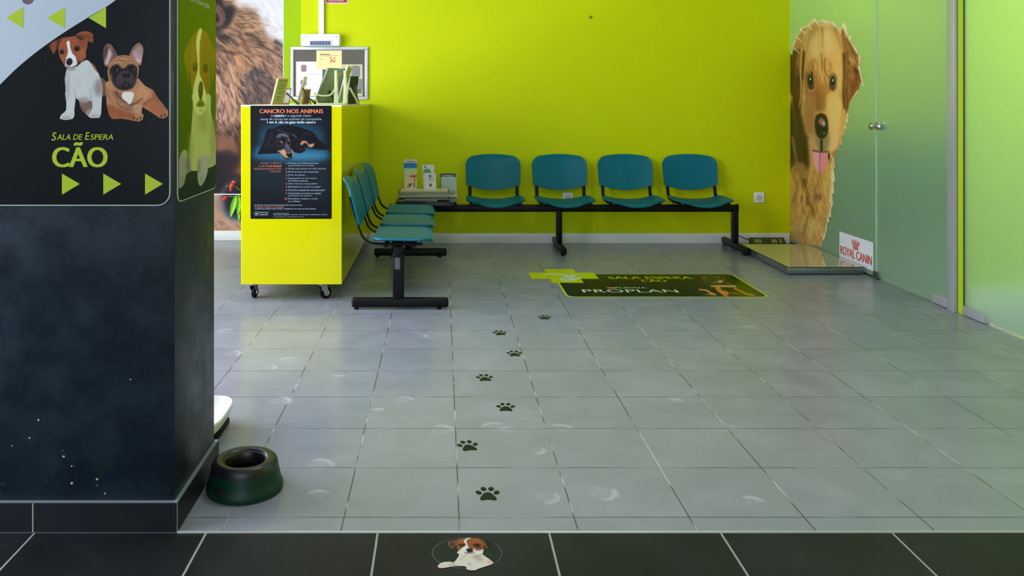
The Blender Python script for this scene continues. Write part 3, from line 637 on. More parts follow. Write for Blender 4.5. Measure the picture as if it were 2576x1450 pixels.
A.blob([(544, 345), (560, 338), (585, 350), (600, 380), (590, 392), (560, 386), (544, 372)], (146, 104, 84), 6); A.line([(543, 378), (560, 372), (580, 382), (596, 400)], (176, 130, 108), 7, 4, 4, 0.7)
A.blob([(500, 395), (560, 388), (610, 410), (625, 480), (560, 485), (500, 480)], (44, 34, 42), 8); A.blob([(600, 405), (612, 400), (640, 440), (600, 440), (580, 430)], (184, 122, 90), 6, 0.8)
A.blob([(560, 380), (590, 384), (604, 410), (592, 440), (576, 470), (560, 440)], (58, 44, 50), 6, 0.8)
A.blob([(480, 488), (640, 488), (640, 600), (480, 600)], (200, 164, 138), 2, 1, True); A.dot(600, 505, 46, 54, (104, 122, 134), 5); A.dot(602, 500, 40, 48, (44, 42, 52), 6); A.dot(552, 515, 10, 18, (160, 140, 130), 6, 0.7)
A.fur([(500, 540), (640, 556), (640, 585), (500, 585)], lambda x, y: 0.6, [(220, 180, 150), (160, 130, 112)], 120, 16, 2.5, 0.5)
for k in range(60):
    x_ = 650 + (k * 37) % 66; y_ = -10 + (k * 53) % 105
    if y_ < (x_ - 640) * 1.4: A.line([(x_, y_), (x_ + 6, y_ + 4 + k % 5), (x_ + 12, y_ + 5)], ((236, 214, 236), (206, 198, 210), (252, 250, 252))[k % 3], 4, 1, 2.5, 0.45)
for q, c, w_ in (([(596, 54), (606, 60), (624, 58)], (70, 52, 46), 4), ([(590, 60), (606, 68), (640, 70)], (88, 62, 48), 6), ([(560, 90), (580, 96), (600, 120)], (52, 44, 52), 10), ([(616, 84), (640, 92), (664, 116)], (74, 62, 56), 9), ([(600, 86), (616, 110), (640, 150)], (110, 66, 52), 8), ([(690, 102), (704, 112), (716, 116)], (64, 62, 66), 9), ([(660, 118), (686, 126), (712, 122)], (108, 90, 78), 6), ([(560, 128), (590, 134), (612, 132)], (96, 66, 54), 9), ([(548, 176), (556, 200), (574, 220)], (58, 44, 54), 10), ([(640, 172), (654, 184), (668, 182)], (58, 56, 66), 7), ([(632, 176), (640, 210), (664, 250)], (70, 64, 70), 8), ([(604, 216), (616, 244), (640, 270)], (78, 70, 74), 9), ([(650, 204), (672, 220), (690, 250)], (66, 60, 66), 7), ([(590, 140), (612, 170), (632, 176)], (224, 164, 120), 9), ([(575, 160), (592, 200), (610, 226)], (236, 180, 146), 8), ([(548, 190), (556, 230), (552, 270)], (240, 190, 166), 9), ([(620, 76), (650, 74), (676, 60)], (222, 176, 134), 8)):
    A.line(q, c, w_, w_ * .35, 2.5, 0.8)
A.build('picture', mural, 0.55, 0.9, 0.15, con=1.18)
z_ = pm.uv(560, 489)[1]
MB().box(x0m, x1m, LION_D - 0.0042, LION_D - 0.0028, z_ - 0.004, z_ + 0.004).build('joint_strip', m_white, mural)
MB().box(x1m, x1m + 0.008, LION_D - 0.006, LION_D - .0001, 0.084, 2.3).build('edge_strip', m_cream_line, mural)

# ------------------------------------------------------------------ lime counter on casters
CX0, CX1, CD0, CD1, CZ0, CZ1 = -1.212, -0.604, 5.15, 7.222, 0.103, 1.186
ctr = thing('reception_counter', ((CX0 + CX1) / 2, (CD0 + CD1) / 2, 0), 'long lime yellow counter on casters with a dark poster on its end', 'counter')
mb = MB().box(CX0, CX1, CD0, CD1, CZ0, CZ1 - 0.012, 0.002, 1)
mb.build('body', m_counter, ctr)
MB().box(CX0, CX1, CD0, CD1, CZ1 - 0.012, CZ1, 0.002, 1).build('top_panel', m_counter_top, ctr)
for y in np.linspace(CD0 + 0.03, CD0 + 1.9, 9): MB().cyl((CX1 - 0.001, y, CZ1 - 0.03), (CX1 + 0.0012, y, CZ1 - 0.03), 0.004, n=10).build('screw', m_rubber, ctr)
def caster(cx, cy, yaw):
    M = Matrix.Translation((cx, cy, 0)) @ Matrix.Rotation(yaw, 4, 'Z')
    mb = MB().box(-0.034, 0.034, -0.034, 0.034, CZ0 - 0.006, CZ0, 0.001, 1, M)
    mb.lathe([(0, 0.097), (0.022, 0.097), (0.024, 0.090), (0.018, 0.084), (0, 0.084)], Vector((cx, cy, 0)), 20)
    for s in (-1, 1):
        pts = [(-0.016, 0.088), (0.030, 0.088), (0.036, 0.045), (0.034, 0.030), (0.022, 0.030), (-0.006, 0.060)]
        mb.prism(pts, M @ Vector((0, s * 0.0165 - 0.0012, 0)), (M.to_3x3() @ Vector((1, 0, 0))), Vector((0, 0, 1)), M.to_3x3() @ Vector((0, 1, 0)), 0.0024)
    fk = mb.build('caster', m_chrome, ctr)
    mw = MB(); prof = [(0.0, -0.012), (0.030, -0.012), (0.0365, -0.008), (0.0375, 0), (0.0365, 0.008), (0.030, 0.012), (0, 0.012)]
    RW = M.to_3x3().to_4x4() @ Matrix.Rotation(math.pi / 2, 4, 'X')
    mw.lathe(prof, M @ Vector((0.027, 0, 0.0376)), 32, RW)
    wh = mw.build('wheel', m_rubber, fk)
    mw = MB(); mw.lathe([(0, -0.0185), (0.019, -0.0185), (0.019, 0.0185), (0, 0.0185)], M @ Vector((0.027, 0, 0.0376)), 20, RW)
    mw.build('axle', m_chrome, fk)
caster(-0.735, 5.215, R(35)); caster(-1.155, 5.225, R(82)); caster(-0.735, 7.12, R(20)); caster(-1.155, 7.12, R(70))

# poster on the counter end
POST = thing('cancer_poster', at(733, 551, CD0 - .001), 'dark CANCRO NOS ANIMAIS poster with a lying black dog on the counter end', 'poster')
pp = front(CD0 - 0.0018)
slab(front(CD0 - 0.0008), rrect(*pbox(pp, 630, 266, 834, 551), 0.006, 4), 0.0008, 'sheet', mat('dark_poster_paper', S(11, 14, 19), 0.5, 0.12), POST)
A = Art(pp, pbox(pp, 631, 267, 833, 550), 0.00165, (24, 28, 36), (600, 250, 4.678))
A.dot(620, 430, 420, 170, (46, 92, 118), 60, 0.9); A.blob([(150, 560), (380, 560), (1090, 590), (1090, 690), (900, 740), (500, 740), (150, 690)], (58, 132, 164), 34, 0.85); A.dot(760, 680, 260, 44, (84, 164, 198), 30, 0.7)
A.blob([(150, 740), (1090, 740), (1090, 1180), (700, 1200), (150, 1000)], (38, 52, 60), 60, 0.7, True); A.blob([(146, 300), (230, 300), (200, 600), (146, 720)], (24, 28, 36), 24, 0.8); A.blob([(1020, 300), (1094, 300), (1094, 720), (1050, 600)], (24, 28, 36), 24, 0.8)
A.frame = (630, 300, 12.27)
BK = (22, 22, 30)
A.blob([(230, 1080), (280, 960), (400, 720), (470, 450), (550, 290), (680, 300), (900, 210), (1100, 175), (1400, 220), (1760, 330), (1950, 420), (2120, 640), (2260, 760), (2450, 930), (2100, 935), (1850, 910), (1650, 860), (1710, 940), (1600, 1030), (1480, 1050), (1340, 1020), (900, 1050), (500, 1070)], BK, 10)
for q, c, w0 in (([(800, 330), (1000, 380), (1280, 480), (1420, 560), (1470, 660)], (70, 68, 78), 50), ([(1000, 200), (1120, 290), (1280, 360)], (58, 54, 62), 30), ([(560, 660), (640, 560), (740, 460)], (60, 62, 72), 36), ([(420, 910), (520, 800), (560, 680)], (56, 54, 60), 26), ([(1570, 640), (1620, 480), (1760, 400)], (70, 60, 72), 40), ([(1430, 600), (1440, 800), (1480, 980)], (62, 58, 66), 36), ([(1500, 920), (1580, 900), (1650, 960)], (60, 50, 58), 40), ([(1300, 480), (1360, 500), (1400, 600)], (104, 104, 112), 40), ([(860, 320), (940, 290), (1000, 330)], (66, 66, 76), 30), ([(680, 380), (620, 440), (540, 540)], (58, 60, 70), 24), ([(1700, 470), (1820, 440), (1920, 540)], (50, 44, 56), 50), ([(600, 880), (660, 820), (720, 800)], (50, 56, 64), 40)):
    A.line(q, c, w0, w0 * .4, 14, 0.9)
A.fur([(440, 860), (480, 450), (700, 300), (780, 500), (780, 880)], lambda x, y: 1.9 - (x - 500) * 0.001, [(48, 48, 58), (12, 12, 18), (66, 66, 74)], 260, 160, 6, 0.5); A.fur([(1300, 500), (1480, 600), (1560, 880), (1360, 860)], lambda x, y: 1.4, [(56, 54, 62), (14, 13, 19)], 160, 150, 6, 0.5)
A.fur([(1100, 200), (1700, 340), (2100, 700), (2300, 900), (1700, 700), (1450, 560)], lambda x, y: 0.7, [(46, 42, 52), (14, 13, 19)], 260, 160, 6, 0.45)
A.blob([(1540, 790), (1560, 700), (1640, 660), (1740, 690), (1820, 780), (1980, 740), (1960, 800), (1890, 870), (1820, 860), (1740, 800), (1680, 760), (1600, 800)], (196, 150, 124), 14); A.dot(1880, 810, 60, 46, (206, 176, 148), 14, 0.7); A.dot(1690, 800, 70, 60, (26, 24, 30), 14)
A.blob([(790, 520), (860, 450), (1000, 430), (1130, 460), (1210, 570), (1270, 650), (1280, 740), (1240, 830), (1300, 950), (1340, 1050), (1310, 1150), (1200, 1200), (1080, 1190), (960, 1080), (830, 980), (800, 860), (780, 680)], (44, 45, 55), 8)
A.blob([(800, 540), (880, 460), (1010, 440), (1120, 470), (1190, 560), (1120, 560), (1000, 520), (880, 560)], (122, 122, 134), 20, 0.9); A.dot(1000, 660, 70, 110, (20, 20, 26), 24, 0.9); A.blob([(1070, 740), (1160, 760), (1220, 880), (1250, 960), (1160, 990), (1080, 900)], (104, 104, 114), 22, 0.9)
A.dot(880, 880, 70, 60, (24, 25, 32), 24, 0.9)
A.blob([(830, 975), (930, 960), (1050, 920), (1100, 1010), (1110, 1090), (1190, 1180), (1080, 1190), (960, 1090), (890, 1020)], (204, 152, 112), 12); A.dot(1030, 1040, 40, 90, (226, 178, 136), 16, 0.7, -0.4); A.blob([(1250, 950), (1300, 970), (1340, 1060), (1310, 1150), (1270, 1170), (1290, 1060)], (206, 168, 130), 10)
A.dot(1190, 1040, 80, 46, (108, 108, 122), 14); A.blob([(1110, 1090), (1180, 1070), (1290, 1060), (1280, 1150), (1220, 1190), (1150, 1150)], (22, 22, 28), 10)
A.dot(890, 775, 62, 36, (12, 12, 16), 9); A.line([(830, 800), (900, 826), (970, 790)], (132, 132, 144), 16, 8, 6, 0.9); A.dot(1205, 705, 56, 50, (12, 12, 16), 9); A.dot(1222, 703, 10, 14, (220, 222, 228), 4)
A.blob([(920, 660), (970, 680), (1000, 740), (960, 740), (930, 700)], (196, 132, 86), 9); A.blob([(1160, 620), (1190, 600), (1200, 640), (1170, 680), (1150, 660)], (190, 134, 100), 9); A.blob([(950, 1090), (1080, 1200), (1220, 1215), (1330, 1160), (1240, 1240), (1080, 1235)], (16, 22, 30), 14, 0.8)
A.build('picture', POST, 0.5, 0.72, 0.12, n=0.0003, con=1.12)
pt_ = pp.off(0.0004)
m_or = mat('orange_ink', S(226, 118, 72), 0.5); m_or2 = mat('dull_orange_ink', S(176, 100, 72), 0.5); m_wt = mat('white_ink', S(205, 214, 224), 0.5); m_gr = mat('grey_ink', S(150, 165, 180), 0.5)
def TT_(lines, m, bold):
    for s, x0, y0, x1, y1 in lines:
        mb = MB(); fr = (600, 250, 4.678); text_mb(mb, pt_, s, pbox(pt_, fr[0] + x0 / fr[2], fr[1] + y0 / fr[2], fr[0] + x1 / fr[2], fr[1] + y1 / fr[2]), bold)
        mb.build('lettering', m, POST, smooth=False)
TT_([('CANCRO NOS ANIMAIS', 246, 116, 996, 164)], m_or, 0.035)
TT_([('O', 382, 181, 408, 208), ('é a segunda maior', 546, 178, 860, 214), ('causa de morte em animais de companhia.', 258, 218, 984, 254)], m_gr, 0.004)
TT_([('cancro', 420, 184, 536, 208), ('1 em 4, cão ou gato terão cancro', 336, 254, 908, 292)], m_wt, 0.03)
TT_([('ESTEJA ATENTO', 265, 744, 506, 764), ('RELACIONADOS COM', 186, 808, 506, 828), ('CANCRO:', 368, 840, 500, 860), ('A ESTES', 234, 776, 356, 796)], m_or2, 0.008)
TT_([('10 SINAIS', 366, 776, 506, 796)] + [(str(i + 1) + '.', x, y, 574, y + 18) for i, (y, x) in enumerate(((744, 556), (808, 556), (845, 556), (882, 556), (920, 556), (985, 556), (1022, 556), (1060, 556), (1098, 556), (1162, 540)))], m_or, 0.02)
TT_([('Presença de nódulos anormais', 582, 742, 942, 766), ('que persistem ou crescem', 584, 772, 896, 792), ('Feridas que teimam em não cicatrizar', 584, 806, 1032, 830), ('Perda de peso sem explicação', 584, 844, 944, 868), ('Perda de apetite', 584, 882, 782, 904), ('Sangramento ou corrimento', 584, 920, 918, 942), ('de orifícios naturais', 584, 948, 816, 968), ('Odor intenso e desagradável', 584, 984, 926, 1006), ('Dificuldade em comer ou engolir', 582, 1020, 968, 1044), ('Perda da vontade de movimentação', 584, 1058, 1016, 1084), ('Claudicação (coxeira) ou rigidez', 584, 1096, 972, 1122), ('persistente de membro', 582, 1126, 862, 1146), ('Dificuldade a respirar, a urinar', 582, 1160, 936, 1184), ('ou a defecar', 582, 1190, 730, 1210)], m_gr, 0.012)
TT_([('SE NOTAR ALGUM DESTES SINAIS NO SEU CÃO OU GATO,', 188, 1236, 750, 1256), ('A DETEÇÃO RÁPIDA PODE FAZER A DIFERENÇA NA VIDA DO SEU ANIMAL.', 190, 1280, 914, 1300), ('Boehringer', 244, 1322, 356, 1344), ('Ingelheim', 246, 1348, 348, 1370), ('Boehringer Ingelheim', 412, 1352, 606, 1368)], m_gr, 0.014)
TT_([('CONSULTE O MÉDICO VETERINÁRIO', 188, 1258, 540, 1277)], m_or2, 0.014)
for x0_, y0_, x1_, y1_ in ((412, 1339, 594, 1346), (616, 1354, 700, 1363), (712, 1354, 830, 1363), (842, 1354, 960, 1363), (970, 1354, 1048, 1363), (412, 1382, 560, 1388), (572, 1382, 772, 1388)):
    q = pbox(pt_, 600 + x0_ / 4.678, 250 + y0_ / 4.678, 600 + x1_ / 4.678, 250 + y1_ / 4.678); slab(pt_, [(q[0], q[1]), (q[2], q[1]), (q[2], q[3]), (q[0], q[3])], .0003, 'text_line', mat('dim_ink', S(96, 106, 118), 0.5), POST)
mb = MB(); c_ = pt_.uv(600 + 212 / 4.678, 250 + 1345 / 4.678); rr = 25 / 4.678 * CD0 / F
for r0, r1 in ((rr, rr * .86),):
    n = 28; vs = [[mb.bm.verts.new(pt_.pt(c_[0] + q * math.cos(2 * math.pi * k / n), c_[1] + q * math.sin(2 * math.pi * k / n), 0.0004)) for k in range(n)] for q in (r0, r1)]
    for k in range(n): mb.bm.faces.new((vs[0][k], vs[0][(k + 1) % n], vs[1][(k + 1) % n], vs[1][k]))
for a_, b__, hh in ((-.3, .3, .35), (-.6, -.35, .1), (.35, .6, .1), (-.75, .75, -.35)):
    q = [(c_[0] + a_ * rr, c_[1] - .5 * rr), (c_[0] + b__ * rr, c_[1] - .5 * rr), (c_[0] + b__ * rr * .7, c_[1] + hh * rr), (c_[0] + a_ * rr * .7, c_[1] + hh * rr)]
    mb.bm.faces.new([mb.bm.verts.new(pt_.pt(*z, 0.0004)) for z in q])
mb.build('logo', m_gr, POST, smooth=False)

# ------------------------------------------------------------------ beam seating
def bench(origin, yaw, chairs, legs, x0, x1, label, group, table=None):
    M = Matrix.Translation(origin) @ Matrix.Rotation(yaw, 4, 'Z'); M3 = M.to_3x3()
    root = thing('beam_bench', origin, label, 'bench', group)
    W = lambda x, y, z: M @ Vector((x, y, z))
    MB().box(x0, x1, -0.02, 0.02, 0.312, 0.368, 0.004, 2, M).build('beam', m_black, root)
    for x in (x0, x1): MB().box(x - 0.008, x + 0.008, -0.024, 0.024, 0.308, 0.372, 0.006, 2, M).build('end_cap', m_rubber, root)
    for x in legs:
        leg = MB().box(x - 0.022, x + 0.022, -0.033, 0.033, 0.06, 0.33, 0.006, 3, M)
        leg.box(x - 0.022, x + 0.022, -0.29, 0.272, 0.012, 0.068, 0.014, 4, M)
        lo = leg.build('leg', m_black, root)
        for y in (-0.235, 0.245): MB().lathe([(0, 0), (0.014, 0), (0.014, 0.010), (0.010, 0.014), (0, 0.014)], W(x, y, 0), 16).build('foot', m_rubber, lo)
        MB().box(x - 0.0238, x - 0.021, -0.010, 0.020, 0.235, 0.305, 0.001, 1, M).build('label_plate', mat('dull_grey_plate', S(74, 78, 84), 0.4), lo)
    for cx in chairs:
        # seat shell
        hw, dep = 0.232, 0.36
        def seat(u, v):
            t = v; y = -0.205 + dep * t
            r = 0.075; d0 = max(0.0, r - dep * t); d1 = max(0.0, r - dep * (1 - t))
            d = max(d0, d1 * 0.8); h = hw - r + math.sqrt(max(r * r - d * d, 0)) if d > 0 else hw
            h = max(h, hw - r * 0.98)
            s_ = math.sin((2 * u - 1) * math.pi / 2); x = s_ * h
            z = 0.394 + 0.030 * abs(s_) ** 2.2 - 0.016 * max(0, 0.22 - t) ** 2 / 0.0484 * (1 - 0.5 * s_ * s_) + 0.004 * t
            return W(cx + x, y + 0.014 * (s_ * s_) * (1 if t < 0.5 else -1) * abs(2 * t - 1), z), (M3 @ Vector((-0.10 * s_, 0, 1))).normalized()
        MB().sheet(seat, 24, 20, 0.011).build('seat', m_teal, root, angle=1.0)
        def back(u, v):
            s_ = math.sin((2 * u - 1) * math.pi / 2); t = 0.5 - 0.5 * math.cos(math.pi * v)
            zb = 0.462 + 0.046 * abs(s_) ** 1.8; zt = 0.757 - 0.026 * s_ * s_
            r = 0.062; hh = 0.229 - 0.006 * (1 - t)
            ztop = zt
            if abs(s_) * hh > hh - r:
                q = (abs(s_) * hh - (hh - r)) / r; ztop = zt - r * (1 - math.sqrt(max(0, 1 - q * q)))
            z = zb + (ztop - zb) * t; k = (z - 0.46) / 0.30
            y = 0.218 + 0.072 * k + 0.045 * max(0, k - 0.8) ** 2 / 0.04 * 0.5 + 0.030 * (1 - s_ * s_) - 0.012
            n = Vector((0.26 * s_ * -1, -1, 0.28)).normalized()
            return W(cx + s_ * hh, y, z), M3 @ n
        MB().sheet(back, 26, 18, 0.010).build('backrest', m_teal, root, angle=1.0)
        fr = MB()
        for s_ in (-1, 1):
            x = cx + s_ * 0.196
            pth = [(x, -0.14, 0.389), (x, 0.05, 0.389), (x, 0.12, 0.391), (x, 0.168, 0.402), (x, 0.202, 0.430), (x, 0.220, 0.470), (x, 0.238, 0.52), (x, 0.256, 0.58), (x, 0.276, 0.66)]
            P = crom(pth, False, 4); fr.sweep([W(*q) for q in P], 0.0135, 0.0075, side=M3 @ Vector((1, 0, 0)), n=12)
        for y in (-0.09, 0.07): fr.box(cx - 0.196, cx + 0.196, y - 0.014, y + 0.014, 0.369, 0.382, 0.003, 1, M)
        fr.build('seat_frame', m_black, root)
    if table:
        a, b = table
        tp = MB(); tp.prism(rrect(a, -0.26, b, 0.20, 0.05, 6), W(0, 0, 0.392), M3 @ Vector((1, 0, 0)), M3 @ Vector((0, 1, 0)), Vector((0, 0, 1)), 0.026)
        tp.build('tabletop', mat('black_laminate', S(26, 28, 30), 0.25), root)
        MB().box((a + b) / 2 - 0.12, (a + b) / 2 + 0.12, -0.06, 0.06, 0.368, 0.392, 0.002, 1, M).build('table_bracket', m_black, root)
    return root
BY = 6.905
bench((0.9, BY, 0), 0.0, [0.428 - 0.9, 0.985 - 0.9, 1.536 - 0.9, 2.078 - 0.9], [0.945 - 0.9, 2.365 - 0.9, -0.38 - 0.9], -0.42 - 0.9, 2.385 - 0.9, 'row of four teal seats with black side table along the back wall', None, (-0.365 - 0.9, 0.115 - 0.9))
LBX = -0.253
bench((LBX, 5.66, 0), R(90), [5.10 - 5.66, 5.66 - 5.66, 6.22 - 5.66], [4.965 - 5.66, 6.60 - 5.66], 4.93 - 5.66, 6.65 - 5.66, 'row of three teal seats beside the lime counter, facing right', None)

# ------------------------------------------------------------------ things on the side table (top z = 0.418)
TZ = 0.418
m_pages = mat('magazine_pages', S(176, 172, 150), 0.7)
mags = [((-0.34, -0.03, 6.72, 6.96), 0.012, S(30, 30, 34), 'bottom magazine of the stack on the black side table, dark cover', -2),
        ((-0.30, 0.06, 6.71, 6.94), 0.008, S(70, 140, 170), 'magazine with a blue edge, second from the bottom of the table stack', 3),
        ((-0.32, 0.05, 6.73, 6.95), 0.014, S(28, 28, 30), 'thick black-edged magazine low in the table stack', -1),
        ((-0.355, 0.055, 6.70, 6.93), 0.010, S(190, 190, 150), 'wide pale yellow magazine jutting left in the middle of the table stack', 2),
        ((-0.33, 0.10, 6.72, 6.94), 0.012, S(120, 122, 96), 'grey green magazine jutting right in the table stack', -4),
        ((-0.345, 0.06, 6.72, 6.95), 0.010, S(86, 88, 74), 'dark olive magazine second from the top of the table stack', 1),
        ((-0.33, 0.045, 6.73, 6.95), 0.008, S(205, 202, 176), 'cream magazine on top of the table stack under the leaflets', 0)]
z = TZ + 0.0005
for (xa, xb, ya, yb), h_, c_, lb, rot in mags:
    cxm, cym = (xa + xb) / 2, (ya + yb) / 2
    M = Matrix.Translation((cxm, cym, 0)) @ Matrix.Rotation(R(rot), 4, 'Z') @ Matrix.Translation((-cxm, -cym, 0))
    t = thing('magazine', (cxm, cym, z), lb, 'magazine', 'magazines stacked on the side table')
    MB().box(xa + .003, xb - .003, ya + .003, yb - .003, z + .0012, z + h_ - .0012, 0, 1, M).build('pages', m_pages, t)
    cv = mat('cover_%d' % (z * 10000), c_, 0.35)
    MB().box(xa, xb, ya, yb, z + h_ - .0012, z + h_, 0, 1, M).box(xa, xb, ya, yb, z, z + .0012, 0, 1, M).box(xa - .0008, xa, ya, yb, z, z + h_, 0, 1, M).build('cover', cv, t)
    z += h_ + 0.0004
MZ = z
def leaf(pl, pxs, d, nm, m, par): return slab(pl, px_poly(pl, pxs), d, nm, m, par)
# tall leaflet holder
DL = 6.84
t = thing('leaflet_holder', (at(1031, 470, DL).x, DL, MZ), 'tall leaflet holder with blue band and cat leaflet on the magazines', 'leaflet holder', 'leaflet holders on the side table')
b1, b2 = at(1016, 474, DL + .04), at(1049, 401, DL + .04)
MB().box(b1.x, b2.x, DL + .03, DL + .034, MZ, b2.z, 0.001, 1).build('back_card', mat('pale_pink_card', S(214, 204, 206), 0.5), t)
MB().box(b1.x, b2.x, DL + .026, DL + .0299, at(0, 423.5, DL).z, at(0, 411, DL).z).build('blue_band', mat('blue_card', S(20, 120, 190), 0.5), t)
MB().box(b1.x + .002, b2.x - .001, DL + .014, DL + .024, MZ, at(0, 424, DL).z).build('green_leaflet', mat('mint_card', S(186, 214, 172), 0.5), t)
pf = front(DL)
MB().box(at(1017, 0, DL).x, at(1048, 0, DL).x, DL, DL + .012, MZ, at(0, 435, DL).z).build('cat_leaflet', mat('cream_card', S(220, 200, 162), 0.5), t)
A = Art(pf.off(.0006), pbox(pf, 1017.3, 435.5, 1047.7, 472), 0.0012, (206, 206, 186), (980, 380, 9.665))
A.blob([(370, 900), (370, 680), (480, 560), (560, 530), (660, 525), (660, 910)], (228, 200, 156), 8); A.blob([(490, 596), (660, 590), (660, 636), (490, 636)], (186, 66, 66), 5, 1, True); A.line([(600, 640), (610, 760)], (200, 120, 110), 40, 30, 8); A.line([(600, 780), (606, 900)], (90, 86, 80), 34, 26, 8)
A.blob([(455, 790), (490, 810), (540, 780), (520, 850), (490, 870), (430, 890), (470, 850)], (92, 64, 42), 8); A.dot(440, 880, 30, 12, (90, 104, 70), 8)
A.build('picture', t, 0.5, 1.0)
pq = front(DL + .0296); slab(pq, px_poly(pq, [(1025, 408), (1043, 408), (1043, 406), (1025, 406)]), .0004, 'text_line', mat('grey_print', S(120, 116, 126), 0.5), t)
# white leaflet stand
t = thing('leaflet_stand', (at(1080, 470, DL).x, DL, MZ), 'white leaflet stand with two small pictures on the magazines', 'leaflet holder', 'leaflet holders on the side table')
pk = front(DL + .03)
slab(pk, [(pk.uv(1065, 0)[0], MZ)] + px_poly(pk, [(1062, 415), (1092, 414), (1093, 426), (1091, 430), (1093, 436)]) [::1] + [(pk.uv(1094, 0)[0], MZ)], 0.003, 'back_card', mat('white_card', S(222, 222, 226), 0.5), t)
pk2 = front(DL + .026)
slab(pk2, px_poly(pk2, [(1064, 436), (1066, 428), (1072, 425), (1078, 425), (1083, 429), (1086, 436)]), 0.001, 'green_print', mat('leaf_green_print', S(100, 156, 84), 0.5), t)
mb = MB(); u_, v_ = pk2.uv(1070, 420); mb.prism([(u_ + .008 * math.cos(a), v_ + .008 * math.sin(a)) for a in np.linspace(0, 6.283, 14, endpoint=False)], pk2.O, pk2.U, pk2.V, pk2.N, .001); mb.build('emblem', mat('violet_print', S(110, 110, 190), 0.5), t, smooth=False)
MB().box(at(1067, 0, DL).x, at(1097, 0, DL).x, DL, DL + .014, MZ, at(0, 435.5, DL).z, .001, 1).build('front_card', mat('white_card', S(222, 222, 226), 0.5), t)
pf = front(DL - .0004)
for x, y, r_ in ((1082, 443.5, 3.4), (1083, 466, 4)):
    mb = MB(); u_, v_ = pf.uv(x, y); mb.prism([(u_ + r_ * .0031 * math.cos(a) * .9, v_ + r_ * .0034 * math.sin(a)) for a in np.linspace(0, 6.283, 12, endpoint=False)], pf.O, pf.U, pf.V, pf.N, .0004); mb.build('picture', mat('brown_print_small', S(110, 92, 80), 0.5), t, smooth=False)
mb = MB(); text_mb(mb, pf, '80%', pbox(pf, 1079, 449, 1091, 454), .01); mb.build('lettering', mat('grey_print', S(120, 116, 126), 0.5), t, smooth=False)
# seresto booklet stand
D3 = 7.06
t = thing('booklet_stand', (at(1130, 495, D3).x, D3, TZ), 'pale stand with a navy seresto booklet at the right end of the side table', 'booklet stand')
pn = front(D3 + .05)
bx_ = at(1108, 437, D3 + .05); by_ = at(1146, 437, D3 + .05)
MB().box(bx_.x, by_.x, D3 + .035, D3 + .05, TZ + .001, bx_.z, .001, 1).build('booklet', mat('navy_card', S(22, 38, 66), 0.4), t)
mb = MB(); pn = front(D3 + .0348); text_mb(mb, pn, 'seresto', pbox(pn, 1113, 439, 1142, 446), .02); mb.build('lettering', m_wt, t, smooth=False)
m_st = mat('pale_acrylic', S(176, 194, 184), 0.25)
a_, b__ = at(1109, 446, D3 + .02), at(1149, 446, D3 + .02)
MB().box(a_.x, b__.x, D3 + .022, D3 + .026, TZ + .001, a_.z, .001, 1).box(a_.x + .0, b__.x + .008, D3 - .075, D3 + .022, TZ + .0005, TZ + .005, .001, 1).build('stand', m_st, t)

# ------------------------------------------------------------------ things on the counter (top z = CZ1)
m_wood = mat('pale_wood', S(214, 170, 112), 0.5); m_wood2 = mat('brown_wood', S(150, 98, 52), 0.5); m_wh_card = mat('bright_card', S(240, 240, 236), 0.4); m_dk = mat('black_strut', S(34, 40, 34), 0.5); m_backing = mat('olive_backing', S(160, 166, 78), 0.6); m_silver = mat('grey_green_frame', S(124, 144, 108), 0.4); m_acryl = mat('cream_acrylic', S(192, 202, 140), 0.2)
def leaning(A_, B_, top, th):
    """slab standing on the edge A_-B_ of the counter, leaning by `top`; returns corner function (s,t,n)"""
    U = B_ - A_; N = U.cross(top).normalized()
    return lambda s_, t_, n_: A_ + U * s_ + top * t_ + N * n_, N
def quadbox(mb, P, s0, s1, t0, t1, n0, n1):
    v = [mb.bm.verts.new(P(s, t, n)) for n in (n0, n1) for s, t in ((s0, t0), (s1, t0), (s1, t1), (s0, t1))]
    for f in ((0, 3, 2, 1), (4, 5, 6, 7), (0, 1, 5, 4), (1, 2, 6, 5), (2, 3, 7, 6), (3, 0, 4, 7)):
        q = mb.bm.faces.new([v[i] for i in f]); q.material_index = mb.mi
    return mb
def cpt(x, D): return Vector(((x - VX) * D / F, D, CZ1 + 0.0005))
